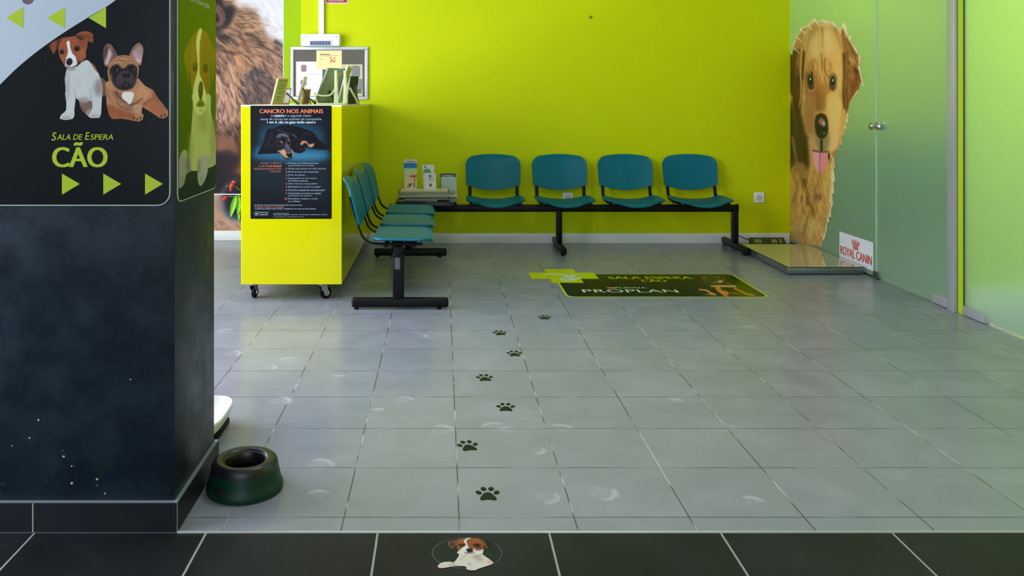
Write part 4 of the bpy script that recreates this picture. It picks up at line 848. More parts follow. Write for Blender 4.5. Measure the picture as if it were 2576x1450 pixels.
def pframe(label, xa, Da, xb, Db, dx, dy, h, th, bw, mf, mp, mback, strut=None, group='picture frames on the counter', cat='picture frame', name='picture_frame', lines=False):
    a_, b_ = cpt(xa, Da), cpt(xb, Db); P, N = leaning(a_, b_, Vector((dx, dy, h)), th); Wd = (b_ - a_).length; Hd = Vector((dx, dy, h)).length
    t = thing(name, (a_ + b_) / 2, label, cat, group)
    sgn_ = 1
    mb = MB()
    fw, fh_ = bw / Wd, bw / Hd
    for q in ((0, 1, 0, fh_), (0, 1, 1 - fh_, 1), (0, fw, fh_, 1 - fh_), (1 - fw, 1, fh_, 1 - fh_)): quadbox(mb, P, *q, 0, th)
    mb.build('frame', mf, t, smooth=False)
    quadbox(MB(), P, fw, 1 - fw, fh_, 1 - fh_, th * .3, th * .5).build('picture', mp, t, smooth=False)
    quadbox(MB(), P, fw, 1 - fw, fh_, 1 - fh_, th * .5, th * .8).build('backing', mback, t, smooth=False)
    if strut:
        (xs, Ds), tz, wd = strut; foot = cpt(xs, Ds); top_ = P(.5, tz, 0)
        side = (b_ - a_).normalized() * wd / 2; n_ = (foot - top_).cross(side).normalized() * .003
        mb = MB(); vs = [mb.bm.verts.new(q) for q in (top_ - side * .5 + n_, top_ + side * .5 + n_, foot + side + n_, foot - side + n_, top_ - side * .5 - n_, top_ + side * .5 - n_, foot + side - n_, foot - side - n_)]
        for v_ in vs: v_.co.z = max(v_.co.z, CZ1 + .0004)
        for f in ((0, 1, 2, 3), (7, 6, 5, 4), (0, 4, 5, 1), (1, 5, 6, 2), (2, 6, 7, 3), (3, 7, 4, 0)): mb.bm.faces.new([vs[i] for i in f])
        mb.build('strut', m_dk, t, smooth=False)
    return t, P
# A: leftmost wooden panel with written back
t, P = pframe('tall wooden frame with handwritten lines on its back, leftmost on the counter', 680, 5.36, 707, 5.46, .036, .03, .168, .012, .008, m_wood, m_wh_card, m_backing)
mb = MB()
for k, (tt, l0, l1) in enumerate(((.9, .2, .8), (.78, .25, .8), (.70, .2, .75), (.62, .25, .8), (.5, .3, .85), (.42, .35, .7), (.3, .25, .65), (.2, .3, .6))):
    quadbox(mb, P, l0, l1, tt - .008, tt + .008, .0097, .0103)
mb.build('handwriting', mat('faded_ink', S(74, 76, 34), 0.7), t, smooth=False)
pframe('small wooden frame with white face and black strut, second from the left', 706, 5.50, 724, 5.60, .016, .0, .108, .010, .008, m_wood2, m_wh_card, m_wh_card, ((751, 5.42), .72, .034))
pframe('slim pink-edged frame on a black strut beside the large tilted frame', 744, 5.56, 752, 5.86, .052, .0, .185, .006, .006, mat('pinkish_wood', S(232, 190, 178), 0.5), m_wh_card, m_wh_card, ((783, 5.50), .62, .036))
pframe('short pale wooden frame standing between the struts', 758, 5.72, 774, 5.80, .014, 0, .104, .010, .008, m_wood, m_wood, m_wood2, ((795, 5.74), .6, .022))
pframe('large grey green frame tilted right, tallest on the counter', 789, 5.80, 838, 5.95, .080, .06, .25, .018, .022, m_silver, m_acryl, mat('grey_back', S(150, 160, 104), 0.6), ((846, 5.72), .4, .03))
pframe('white frame edge-on between the silver frame and the dark folder', 846, 5.86, 858, 6.14, .072, 0, .27, .010, .014, m_wh_card, m_wh_card, m_silver)
t, P = pframe('dark green folder frame with crossed legs, rightmost on the counter', 872, 5.74, 892, 5.82, .020, .02, .19, .008, .008, mat('dark_green_card', S(44, 54, 18), 0.5), mat('dark_green_card', S(44, 54, 18), 0.5), mat('dark_green_card', S(44, 54, 18), 0.5), ((903, 5.66), .7, .02))
mb = MB(); mb.sweep([cpt(880, 5.62) + Vector((0, 0, .11)), cpt(903, 5.60)], .008, .003, n=8); mb.build('leg', m_backing, t)
mb = MB(); mb.sweep([cpt(896, 5.66) + Vector((0, 0, .125)), cpt(898, 5.64)], .006, .006, n=8); mb.build('leg', m_dk, t)
# arched acrylic holder
t = thing('acrylic_holder', cpt(840, 5.55), 'clear cream acrylic holder with two uprights in front of the frames', 'leaflet holder')
mb = MB(); a_ = cpt(797, 5.5); b__ = cpt(872, 5.5)
mb.box(a_.x, b__.x, 5.46, 5.60, CZ1 + .0005, CZ1 + .010, .003, 2).build('base', m_acryl, t)
for x in (846, 869):
    q = cpt(x, 5.52); mb = MB(); mb.sweep([q + Vector((0, 0, .008)), q + Vector((-.004, .03, .10)), q + Vector((-.010, .06, .222))], [.016, .012, .009], [.004, .003, .003], side=(1, 0, 0), n=10); mb.build('upright', m_acryl, t)
arcp = [cpt(790, 5.52) + Vector((0, 0, .075)), cpt(800, 5.52) + Vector((0, 0, .062)), cpt(815, 5.52) + Vector((0, 0, .056)), cpt(832, 5.52) + Vector((0, 0, .064)), cpt(842, 5.52) + Vector((0, 0, .10))]
mb = MB(); mb.sweep([Vector(q) for q in crom([tuple(q) for q in arcp], False, 5)], .005, .003, n=8)
mb.sweep([arcp[0], cpt(799, 5.5) + Vector((0, 0, .006))], .004, .003, n=8); mb.build('arch', m_acryl, t)

# ------------------------------------------------------------------ things on the back wall
def WP(x, y): return at(x, y, WALL_D)
nb = thing('notice_board', WP(829, 252), 'grey notice board in a silver frame above the counter', 'notice board')
pw = front(WALL_D)
x0, z0, x1, z1 = pbox(pw, 732, 118, 926, 251)
m_alu = mat('aluminium', S(206, 208, 220), 0.3, 0.5, 0.35)
mb = MB()
for q in ((x0, x1, z1 - .026, z1), (x0, x1, z0, z0 + .026), (x0, x0 + .026, z0 + .026, z1 - .026), (x1 - .026, x1, z0 + .026, z1 - .026)): mb.box(q[0], q[1], WALL_D - .022, WALL_D - .0005, q[2], q[3], .004, 2)
mb.build('frame', m_alu, nb)
MB().box(x0 + .026, x1 - .026, WALL_D - .012, WALL_D - .001, z0 + .026, z1 - .026).build('board', mat('grey_felt', S(100, 94, 84), 0.9), nb)
WS = WALL_D - .0125
def notice(px, label, m, extra=None, dz=0.0):
    q = front(WS - dz); bx = pbox(q, *px); t = thing('notice', ((bx[0] + bx[2]) / 2, WS, bx[1]), label, 'notice', 'papers pinned to the notice board')
    MB().box(bx[0], bx[2], WS - dz - .0012, WS - dz - .0002, bx[1], bx[3]).build('sheet', m, t)
    A_ = q.off(.0014)
    if extra: extra(t, A_)
    return t
def marks(lst):
    def fn(t, pl):
        for nm, x0, y0, x1, y1, c in lst:
            bx = pbox(pl, x0, y0, x1, y1)
            n = 12 if nm == 'picture' else 4
            pts = rrect(*bx, min(bx[2] - bx[0], bx[3] - bx[1]) * .3, 3) if nm == 'picture' else [(bx[0], bx[1]), (bx[2], bx[1]), (bx[2], bx[3]), (bx[0], bx[3])]
            slab(pl, pts, .0004, nm, mat('note_%d_%d_%d' % c, S(*c), 0.6), t)
    return fn
notice((745, 155, 811, 242), 'large white notice at the left of the notice board', mat('paper_white', S(232, 234, 240), 0.6), marks([('picture', 757, 163, 771, 181, (150, 120, 116)), ('text_line', 772, 186, 806, 188, (200, 202, 208)), ('picture', 756, 201, 771, 216, (120, 106, 80)), ('text_line', 808, 156, 812, 170, (180, 96, 70))]))
def paw(t, pl):
    mb = MB(); u, v = pl.uv(836, 153); s_ = .0030
    for dx, dy, rx, ry in ((-2, 2, 4, 6), (5, -2, 4, 6), (-5, 12, 3, 4), (6, 10, 3, 4), (-4, -6, 3, 3)):
        mb.prism([(u + s_ * (dx + rx * math.cos(a)), v + s_ * (dy * .7 + ry * .6 * math.sin(a))) for a in np.linspace(0, 6.28, 10, endpoint=False)], pl.O, pl.U, pl.V, pl.N, .0004)
    mb.build('print', mat('orange_print', S(214, 128, 80), 0.6), t, smooth=False)
    marks([('text_line', 805, 136, 830, 138, (96, 84, 50)), ('text_line', 805, 140, 850, 141, (150, 134, 90)), ('text_line', 805, 149, 813, 150, (150, 134, 90))])(t, pl)
notice((796, 127, 860, 175), 'cream notice with an orange print at the top of the notice board', mat('paper_cream', S(236, 220, 156), 0.6), paw, .0016)
notice((860, 162, 912, 242), 'beige page with a grey animal photo at the right of the notice board', mat('paper_beige', S(206, 194, 156), 0.6), marks([('picture', 884, 165, 906, 196, (128, 128, 124)), ('picture', 900, 198, 911, 226, (130, 130, 126)), ('text_line', 880, 225, 909, 235, (96, 110, 90))]), .0008)
# electrical cabinet with cable trunking above
eb = thing('fuse_box', WP(808, 150), 'white fuse box with dark window above the notice board', 'fuse box')
x0, z0, x1, z1 = pbox(pw, 760, 151, 858, 87)
z0 = pbox(pw, 732, 118, 926, 251)[3] + .002
mb = MB().box(x0, x1, WALL_D - .085, WALL_D - .0005, z0, z1, .012, 3); mb.build('cover', mat('white_plastic', S(236, 238, 242), 0.35), eb)
wx0, wz0, wx1, wz1 = pbox(front(WALL_D - .085), 780, 117, 832, 103)
MB().box(wx0 - .012, wx1 + .012, WALL_D - .089, WALL_D - .083, z0 + .004, wz1 + .012, .004, 2).build('bezel', mat('white_plastic', S(236, 238, 242), 0.35), eb)
mb = MB().box(wx0, wx1, WALL_D - .0905, WALL_D - .0885, z0 + .006, wz1); mb.build('window', mat('grey_window', S(120, 134, 158), 0.2), eb)
for k in range(7):
    x = wx0 + (wx1 - wx0) * (k + .5) / 7; MB().box(x - .007, x + .004, WALL_D - .092, WALL_D - .0905, z0 + .012, wz1 - .008).build('breaker', mat('dark_breaker', S(74, 84, 110), 0.4), eb)
for x in (768, 846): q = at(x, 92, WALL_D - .085); MB().cyl(q + Vector((0, .002, 0)), q - Vector((0, .001, 0)), .004, n=10).build('screw', m_rubber, eb)
ta, tb = WP(803, 87), WP(816, 87)
tag(MB().box(ta.x, tb.x, WALL_D - .030, WALL_D - .0005, z1 + .001, 2.9, .002, 1).build('cable_trunking', mat('white_plastic', S(236, 238, 242), 0.35)), 'white cable trunking running up the wall from the fuse box', 'cable duct')
fs = thing('fire_sign', WP(847, 9), 'red sign reading Incêndio at the top edge beside the trunking', 'sign')
q = pbox(pw, 819, -60, 876, 9); q = (q[0], q[1], q[2], q[3])
slab(front(WALL_D - .0005), [(q[0], q[1]), (q[2], q[1]), (q[2], q[3]), (q[0], q[3])], .003, 'plate', m_white, fs)
slab(front(WALL_D - .0035), [(q[0] + .006, q[1] + .007), (q[2] - .008, q[1] + .007), (q[2] - .008, q[3] - .006), (q[0] + .006, q[3] - .006)], .0006, 'panel', mat('red_ink', S(186, 30, 24), 0.4), fs)
mb = MB(); pz = front(WALL_D - .0043); text_mb(mb, pz, 'Incêndio', pbox(pz, 827, -9, 865, 4), .02); mb.build('lettering', m_sheet, fs, smooth=False)
def socket(x0_, y0_, x1_, y1_, label):
    q = pbox(pw, x0_, y0_, x1_, y1_); cx, cz = (q[0] + q[2]) / 2, (q[1] + q[3]) / 2
    t = thing('wall_socket', (cx, WALL_D, q[1]), label, 'socket', 'white wall sockets')
    MB().box(q[0], q[2], WALL_D - .012, WALL_D - .0005, q[1], q[3], .004, 3).build('plate', mat('white_plastic', S(236, 238, 242), 0.35), t)
    RX = Matrix.Rotation(R(90), 4, 'X')
    MB().lathe([(.021, 0), (.024, .0012), (.026, 0), (.026, -.001), (.021, -.001)], Vector((cx, WALL_D - .0128, cz)), 28, RX).build('ring', mat('grey_plastic', S(190, 192, 198), 0.4), t)
    mb = MB().lathe([(0, .0004), (.020, .0004), (.020, -.001), (0, -.001)], Vector((cx, WALL_D - .0126, cz)), 28, RX); mb.build('well', mat('socket_well', S(206, 206, 210), 0.5), t)
    for s_ in (-1, 1): MB().cyl((cx + s_ * .009, WALL_D - .0128, cz), (cx + s_ * .009, WALL_D - .0142, cz), .0028, n=10).build('hole', m_rubber, t)
socket(1896, 484, 1922, 510, 'white wall socket to the right of the four seats')
socket(1415, 484, 1441, 512, 'white wall socket half hidden behind the second seat')
tag(MB().box(WP(1482, 0).x, WP(1489, 0).x, WALL_D - .006, WALL_D - .0003, WP(0, 47).z, WP(0, 40).z, .002, 2).build('wall_hook', mat('olive_hook', S(120, 130, 30), 0.5)), 'tiny hook high on the lime back wall', 'hook')

# ------------------------------------------------------------------ frosted glass on the right
m_glass = mat('frosted_glass', S(214, 238, 220), 0.34, 0.4, 0.0, Transmission_Weight=0.87, IOR=1.45)
m_edge = mat('glass_edge', S(186, 226, 204), 0.2, 0.5)
m_steel_post = mat('steel_post', S(190, 191, 197), 0.28, 0.5, 0.5)
def gD(x): return GX * F / (x - VX)
D1, D2, D3_ = gD(2205), gD(2391), gD(2412)
GT = 0.010
def glass(name, y0, y1, z0, label, cat):
    t = thing(name, (GX, (y0 + y1) / 2, 0), label, cat, kind='structure')
    MB().box(GX, GX + GT, y0, y1, z0, 2.55, .0015, 1).build('pane', m_glass, t); return t
gp = glass('window_2', D1 + .004, WALL_D - .001, .012, 'fixed frosted glass panel carrying the retriever picture', 'glass panel')
MB().box(GX - .004, GX + GT + .004, D1 + .004, WALL_D - .001, 0, .012).build('bottom_channel', mat('dark_channel', S(40, 56, 56), 0.4), gp)
MB().box(GX - .004, GX + GT + .003, D1 + .001, D1 + .0035, .012, 2.55).build('edge', m_edge, gp)
dr = glass('door_1', D2 + .012, D1, .012, 'frosted green glass door with a steel knob', 'glass door')
def fitting(par, y0, y1):
    MB().box(GX - .012, GX + GT + .012, y0, y1, .004, .056, .002, 2).build('pivot_fitting', m_steel_post, par)
fitting(dr, D2 + .012, D2 + .17)
MB().box(GX - .010, GX + GT + .010, D1 - .03, D1 + .03, .002, .05, .002, 2).build('floor_clamp', mat('dark_steel', S(110, 112, 116), 0.3, 0.5, 0.8), dr)
ky, kz = D1 - .055, at(0, 318, D1 - .055).z
RY = Matrix.Rotation(R(-90), 4, 'Y')
MB().lathe([(0, 0), (.022, 0), (.024, .004), (.024, .018), (.016, .024), (.011, .032), (.011, .040), (.018, .050), (.024, .060), (.024, .066), (.017, .076), (0, .081)], Vector((GX, ky, kz)), 32, RY).build('knob', m_chrome, dr)
MB().lathe([(0, 0), (.022, 0), (.024, -.004), (.024, -.018), (.014, -.030), (0, -.03)], Vector((GX + GT, ky, kz)), 24, RY).build('knob', m_chrome, dr)
MB().box(GX - .014, GX + .004, ky - .0, ky + .05, kz - .028, kz + .028, .002, 1).build('latch_plate', m_chrome, dr)
tag(MB().box(GX - .022, GX + .030, D3_ + .006, D2, 0.0, 2.9, .003, 2).build('trim_2', m_steel_post), 'brushed steel post between the two frosted glass doors', 'post', kind='structure')
tag(MB().box(GX - .006, GX + .03, D3_ - .045, D3_ - .001, .0, 2.9, .002, 1).build('trim_3', mat('lime_strip', S(172, 200, 0), 0.4)), 'narrow lime strip on the right of the steel post', 'trim', kind='structure')
d2 = glass('door_2', 2.62, D3_ - .05, .012, 'pale lime frosted glass door at the right edge', 'glass door')
fitting(d2, D3_ - .25, D3_ - .052)
MB().box(GX - .003, GX + GT + .003, D3_ - .0505, D3_ - .046, .012, 2.55).build('edge', mat('dark_gasket', S(50, 70, 40), 0.5), d2)

# retriever picture on the fixed panel
pg = Plane((GX - .0008, 0, 0), (0, -1, 0), (0, 0, 1))     # faces -X
ret = thing('retriever_decal', (GX - .0008, 6.7, .06), 'life-size golden retriever picture stuck on the frosted glass', 'sticker')
u0 = -(WALL_D - .002); A = Art(pg, (u0, .03, -5.93, 1.95), 0.0042, (196, 152, 88), (1980, 30, 4.676))
O2 = 1403; A.soft = 0.72
def q2(p): return [(x, y + O2) for x, y in p]
out = [(20, 480), (60, 505), (70, 440), (60, 380), (76, 375), (80, 310), (100, 350), (110, 270), (145, 258), (160, 170), (185, 180), (250, 150), (300, 95), (337, 65), (352, 108), (432, 88), (480, 110), (540, 112), (590, 170), (630, 195), (655, 115), (690, 155), (708, 240), (730, 290), (755, 250), (745, 335), (770, 370), (815, 430), (828, 478), (874, 508), (855, 555), (877, 598), (848, 612), (880, 760), (905, 888), (862, 850), (850, 900), (835, 945), (790, 1000), (750, 1055), (718, 1195), (733, 1252), (708, 1225), (717, 1312), (688, 1300), (706, 1388), (678, 1375), (668, 1450)] + q2([(680, 62), (648, 50), (645, 168), (618, 165), (612, 215), (590, 222), (552, 335), (572, 430), (550, 440), (560, 530), (565, 602), (545, 592), (556, 722), (532, 745), (540, 862), (520, 920), (517, 1017), (492, 1010), (497, 1064), (470, 1092), (472, 1150), (456, 1205), (446, 1262), (415, 1300), (404, 1372), (330, 1350), (200, 1330), (20, 1270)])
A.fur(out, lambda x, y: 1.57, [(214, 170, 104), (168, 122, 64), (196, 150, 84), (140, 98, 48)], 900, 160, 4, 0.4)
A.blob([(180, 200), (300, 95), (500, 110), (620, 230), (650, 420), (560, 480), (440, 560), (300, 560), (200, 420)], (192, 156, 96), 24, 0.9)
A.dot(420, 130, 130, 40, (196, 168, 122), 24, 0.8); A.dot(330, 260, 50, 120, (150, 122, 70), 30, 0.6); A.dot(480, 330, 60, 180, (206, 168, 104), 30, 0.8); A.dot(330, 420, 50, 120, (204, 172, 108), 26, 0.8)
# ears
A.blob([(20, 560), (60, 470), (130, 400), (190, 430), (190, 700), (180, 900), (150, 1200), (60, 1000), (20, 900)], (92, 62, 30), 14); A.blob([(100, 620), (130, 480), (170, 470), (165, 640), (130, 760), (100, 720)], (150, 108, 56), 14, 0.8)
A.blob([(60, 420), (110, 280), (200, 190), (230, 260), (180, 430), (110, 440)], (166, 126, 78), 18, 0.9)
rear_ear = [(640, 200), (690, 260), (760, 380), (840, 500), (845, 620), (880, 780), (895, 870), (840, 920), (780, 1000), (745, 1060), (715, 1190), (680, 1130), (668, 900), (680, 600), (650, 380)]
A.blob(rear_ear, (146, 98, 54), 12); A.blob([(700, 700), (800, 640), (850, 700), (880, 850), (800, 960), (740, 1060), (715, 1180), (690, 1080)], (128, 78, 42), 20, 0.8); A.blob([(700, 480), (760, 520), (810, 590), (760, 640), (710, 600)], (190, 146, 90), 14, 0.9); A.dot(812, 690, 30, 44, (66, 42, 18), 12, 0.9)
A.fur(rear_ear, lambda x, y: 1.35, [(176, 124, 70), (100, 62, 32), (150, 100, 56)], 360, 120, 4, 0.5)
for pth in ([(652, 120), (680, 200), (700, 300)], [(745, 270), (735, 340)], [(780, 380), (826, 480)], [(850, 520), (862, 580)], [(850, 640), (885, 800), (896, 872)], [(840, 930), (770, 1030)], [(715, 1210), (700, 1300), (690, 1380)]): A.line(pth, (236, 216, 180), 26, 12, 10, 0.75)
for pth in ([(70, 400), (90, 330), (150, 200), (250, 150), (330, 85)], [(340, 90), (440, 100), (540, 122), (610, 190)]): A.line(pth, (222, 200, 160), 26, 20, 12, 0.7)
A.line([(665, 480), (668, 700), (660, 900), (672, 1140)], (64, 42, 20), 34, 22, 9, 0.85); A.line([(198, 460), (190, 620), (185, 800)], (70, 46, 22), 30, 18, 9, 0.85); A.line([(176, 420), (165, 560), (158, 700), (165, 900), (150, 1080), (105, 1230)], (190, 142, 84), 26, 14, 6, 0.95)
# brow and face
A.blob([(440, 560), (500, 480), (600, 460), (640, 560), (640, 900), (560, 960), (480, 860), (440, 700)], (206, 156, 88), 22, 0.8); A.blob([(215, 640), (300, 560), (380, 640), (390, 800), (330, 960), (230, 960), (200, 800)], (170, 122, 66), 20, 0.8)
for pth, w_ in (([(455, 540), (440, 640), (455, 720), (490, 780)], 24), ([(330, 560), (300, 660), (290, 740)], 16), ([(500, 600), (520, 660), (500, 710), (480, 680)], 10), ([(400, 480), (410, 620), (390, 760), (350, 900), (300, 1020)], 18), ([(440, 760), (470, 880), (520, 1000)], 14), ([(410, 180), (420, 300), (410, 420)], 20)): A.line(pth, (136, 90, 42), w_, w_ * .5, 8, 0.75)
for pth, w_ in (([(320, 580), (340, 680), (330, 760)], 30), ([(520, 500), (560, 640), (590, 740)], 40), ([(380, 640), (410, 820), (400, 980)], 30), ([(560, 960), (600, 1100), (560, 1300)], 60)): A.line(pth, (222, 174, 104), w_, w_ * .5, 14, 0.7)
A.dot(380, 980, 110, 170, (176, 118, 62), 40, 0.75); A.blob([(340, 900), (390, 960), (430, 1000), (440, 1130), (380, 1180), (330, 1100)], (128, 82, 44), 22, 0.7)
A.dot(270, 945, 60, 60, (150, 98, 72), 24, 0.7)
for cx, cy, rx, ry, s_ in ((275, 815, 40, 86, -0.15), (540, 830, 44, 92, 0.1)):
    A.dot(cx, cy, rx, ry, (66, 52, 36), 12, 0.95, s_); A.dot(cx + 2, cy - 6, rx * .6, ry * .62, (20, 20, 12), 6); A.dot(cx - 2, cy - 24, 8, 16, (150, 200, 210), 3)
A.line([(250, 860), (285, 905), (320, 880)], (30, 22, 14), 14, 6, 5); A.line([(510, 880), (540, 925), (585, 860)], (90, 76, 66), 14, 6, 5); A.line([(525, 860), (545, 880), (565, 850)], (150, 120, 100), 9, 4, 4, 0.8)
A.line([(285, 700), (300, 760)], (24, 20, 12), 18, 10, 6)
# muzzle
A.blob([(470, 1000), (600, 980), (650, 1200), (640, 1450), (560, 1600), (480, 1600), (480, 1300)], (214, 168, 102), 26, 0.85); A.blob([(200, 1050), (320, 1000), (340, 1250), (330, 1500), (280, 1600), (220, 1480), (190, 1250)], (160, 118, 70), 24, 0.85)
A.blob([(20, 1200), (90, 1000), (150, 1150), (190, 1300), (230, 1500), (260, 1700), (250, 2000), (150, 2100), (60, 1900), (20, 1700)], (62, 46, 20), 24, 0.92); A.dot(270, 1280, 36, 160, (146, 104, 62), 18, 0.8)
A.blob([(470, 1480), (560, 1420), (640, 1400), (600, 1560), (520, 1640), (470, 1620)], (216, 180, 122), 16, 0.8); A.blob([(235, 1440), (310, 1440), (380, 1540), (360, 1620), (290, 1600), (240, 1520)], (186, 150, 106), 16, 0.85)
A.blob([(330, 1400), (480, 1400), (500, 1550), (450, 1640), (380, 1630), (345, 1540)], (122, 112, 84), 22, 0.7); A.line([(405, 1500), (405, 1640)], (44, 40, 26), 24, 34, 8)
A.blob([(325, 1300), (345, 1220), (400, 1195), (460, 1225), (484, 1310), (478, 1420), (430, 1490), (375, 1480), (335, 1410)], (34, 33, 25), 7); A.dot(405, 1290, 34, 44, (168, 116, 98), 14, 0.9); A.dot(432, 1318, 18, 34, (190, 184, 190), 9, 0.8); A.line([(420, 1420), (440, 1436), (462, 1400)], (150, 156, 152), 12, 6, 5, 0.8); A.dot(368, 1390, 16, 26, (12, 12, 8), 6); A.dot(440, 1385, 16, 26, (12, 12, 8), 6)
# tongue
A.blob(q2([(300, 250), (320, 215), (380, 235), (430, 240), (478, 235), (475, 350), (450, 440), (415, 500), (385, 505), (345, 450), (318, 370)]), (212, 134, 140), 5); A.blob(q2([(300, 250), (340, 225), (378, 250), (378, 480), (340, 440), (316, 350)]), (226, 158, 162), 10, 0.8); A.line(q2([(386, 250), (382, 380), (380, 490)]), (168, 84, 92), 12, 6, 4); A.line(q2([(300, 225), (390, 245), (490, 240)]), (60, 40, 34), 20, 14, 8, 0.8); A.dot(492, O2 + 295, 10, 44, (52, 36, 22), 6)
# chest
ch = q2([(60, 420), (300, 440), (420, 520), (560, 400), (560, 700), (520, 950), (420, 1300), (60, 1260)])
A.blob(ch, (186, 142, 80), 30, 0.7)
for pth, c, w_ in (([(540, 480), (545, 700), (520, 900), (480, 1080)], (226, 200, 150), 60), ([(110, 500), (170, 700), (230, 830)], (196, 150, 86), 40), ([(60, 60), (120, 400), (180, 640)], (150, 108, 70), 34), ([(200, 560), (230, 700), (250, 900)], (76, 54, 24), 60), ([(480, 420), (450, 600), (430, 720)], (206, 160, 88), 34), ([(320, 460), (310, 600), (330, 700)], (170, 124, 64), 26), ([(260, 850), (300, 930), (330, 1060)], (110, 74, 30), 40), ([(180, 760), (170, 860), (190, 980)], (96, 70, 34), 36), ([(130, 660), (150, 850), (110, 1000)], (206, 168, 100), 32), ([(250, 880), (260, 980), (250, 1080)], (210, 172, 106), 46), ([(70, 720), (60, 850), (80, 960)], (176, 140, 86), 40), ([(500, 360), (540, 300), (600, 200)], (120, 80, 42), 26), ([(560, 330), (600, 230), (640, 60)], (170, 120, 64), 30)): A.line(q2(pth), c, w_, w_ * .4, 14, 0.85)
A.dot(370, O2 + 780, 46, 46, (110, 72, 54), 20, 0.9); A.dot(240, O2 + 1150, 200, 110, (200, 172, 112), 50, 0.85); A.dot(120, O2 + 1230, 110, 50, (166, 136, 84), 24, 0.7)
A.fur(ch, lambda x, y: 1.57 + (300 - x) * 0.0008, [(222, 182, 112), (136, 98, 48), (198, 154, 88), (168, 124, 66)], 560, 180, 4, 0.42, 0.4)
for pth in ([(560, 440), (552, 600), (548, 760), (530, 900), (505, 1010), (480, 1090), (450, 1220), (410, 1340)],): A.line(q2(pth), (236, 220, 180), 34, 24, 10, 0.8)
for pth, c, w_ in (
    ([(300, 160), (260, 300), (230, 460), (220, 620)], (150, 112, 58), 40), ([(560, 180), (600, 320), (640, 460)], (150, 104, 56), 44), ([(230, 210), (190, 330), (175, 430)], (206, 172, 110), 30),
    ([(360, 230), (340, 400), (340, 520)], (216, 184, 118), 34), ([(450, 210), (470, 360), (480, 470)], (214, 178, 112), 40), ([(560, 300), (600, 440), (620, 600)], (218, 170, 98), 40), ([(500, 470), (470, 540), (460, 640)], (232, 188, 120), 22), ([(540, 560), (520, 640)], (150, 100, 50), 18), ([(370, 560), (380, 700), (360, 820)], (226, 180, 108), 24), ([(330, 690), (345, 800), (330, 920)], (120, 78, 36), 16),
    ([(610, 640), (620, 800), (590, 960)], (228, 178, 104), 44), ([(230, 700), (215, 820), (230, 980), (250, 1150)], (120, 82, 44), 34), ([(300, 960), (290, 1100), (300, 1300)], (140, 96, 52), 30), ([(470, 1060), (500, 1200), (510, 1350)], (222, 170, 98), 34), ([(600, 1020), (620, 1200), (600, 1380)], (232, 186, 116), 40), ([(640, 1150), (640, 1300), (610, 1480)], (176, 120, 62), 28), ([(400, 1020), (420, 1100), (400, 1180)], (206, 160, 108), 24), ([(350, 1080), (340, 1200)], (110, 72, 40), 20),
    ([(110, 640), (130, 760), (110, 900)], (60, 38, 16), 40), ([(70, 600), (60, 800), (80, 1000)], (66, 42, 18), 44), ([(150, 880), (140, 1060)], (120, 80, 42), 22), ([(60, 1050), (90, 1250), (110, 1500)], (120, 84, 56), 30), ([(230, 1450), (210, 1650), (230, 1850)], (50, 36, 12), 60)):
    A.line(pth, c, w_, w_ * .35, 15, 0.5)
for q_, c, al in (
    ([(560, 330), (620, 420), (645, 620), (640, 900), (600, 960), (560, 760), (530, 520)], (226, 178, 110), .55), ([(430, 240), (520, 260), (560, 420), (500, 520), (430, 480)], (222, 186, 126), .5), ([(290, 300), (400, 230), (420, 420), (380, 560), (300, 500)], (206, 176, 116), .45),
    ([(470, 1000), (560, 960), (620, 1060), (630, 1300), (560, 1420), (500, 1360), (490, 1180)], (234, 186, 118), .6), ([(215, 1060), (300, 1020), (320, 1250), (300, 1440), (230, 1400)], (168, 124, 78), .5), ([(340, 880), (420, 860), (450, 960), (430, 1100), (360, 1140), (310, 1040)], (150, 100, 54), .5)):
    A.blob(q_, c, 34, al)
for cx, cy in ((275, 812), (540, 828)):
    A.line([(cx - 50, cy - 40), (cx - 20, cy - 100), (cx + 24, cy - 96), (cx + 50, cy - 30)], (112, 76, 42), 16, 10, 9, .7); A.line([(cx - 40, cy + 50), (cx, cy + 100), (cx + 44, cy + 54)], (96, 70, 48), 16, 8, 10, .75); A.line([(cx - 30, cy + 104), (cx + 10, cy + 130), (cx + 50, cy + 96)], (216, 170, 116), 14, 8, 10, .6)
for k in range(46):
    a0, b0 = ((70, 420), (110, 290), (160, 200), (250, 150), (330, 80), (440, 92), (540, 116), (610, 190), (652, 130), (690, 180), (740, 290), (810, 430), (860, 540), (850, 650), (890, 850))[k % 15], k // 15
    dx_, dy_ = (a0[0] - 400) / 420, (a0[1] - 600) / 620
    A.line([(a0[0] - 34 * dx_ + 16 * b0, a0[1] - 40 * dy_ + 18 * b0), (a0[0] + 10 * dx_ + 16 * b0, a0[1] + 10 * dy_ + 12 * b0)], (246, 234, 212), 14, 4, 6, .55)
for q_, c, w_ in (([(700, 470), (720, 600), (700, 760)], (96, 60, 30), 26), ([(760, 420), (800, 500), (830, 520)], (120, 74, 40), 22), ([(720, 560), (770, 570), (800, 600)], (206, 164, 108), 20), ([(700, 640), (740, 650), (770, 690)], (196, 152, 98), 16), ([(740, 720), (730, 860), (720, 1020)], (162, 106, 62), 24), ([(820, 760), (800, 880), (750, 1000)], (98, 58, 30), 26), ([(700, 900), (706, 1040), (714, 1170)], (92, 54, 28), 20)):
    A.line(q_, c, w_, w_ * .4, 10, .7)
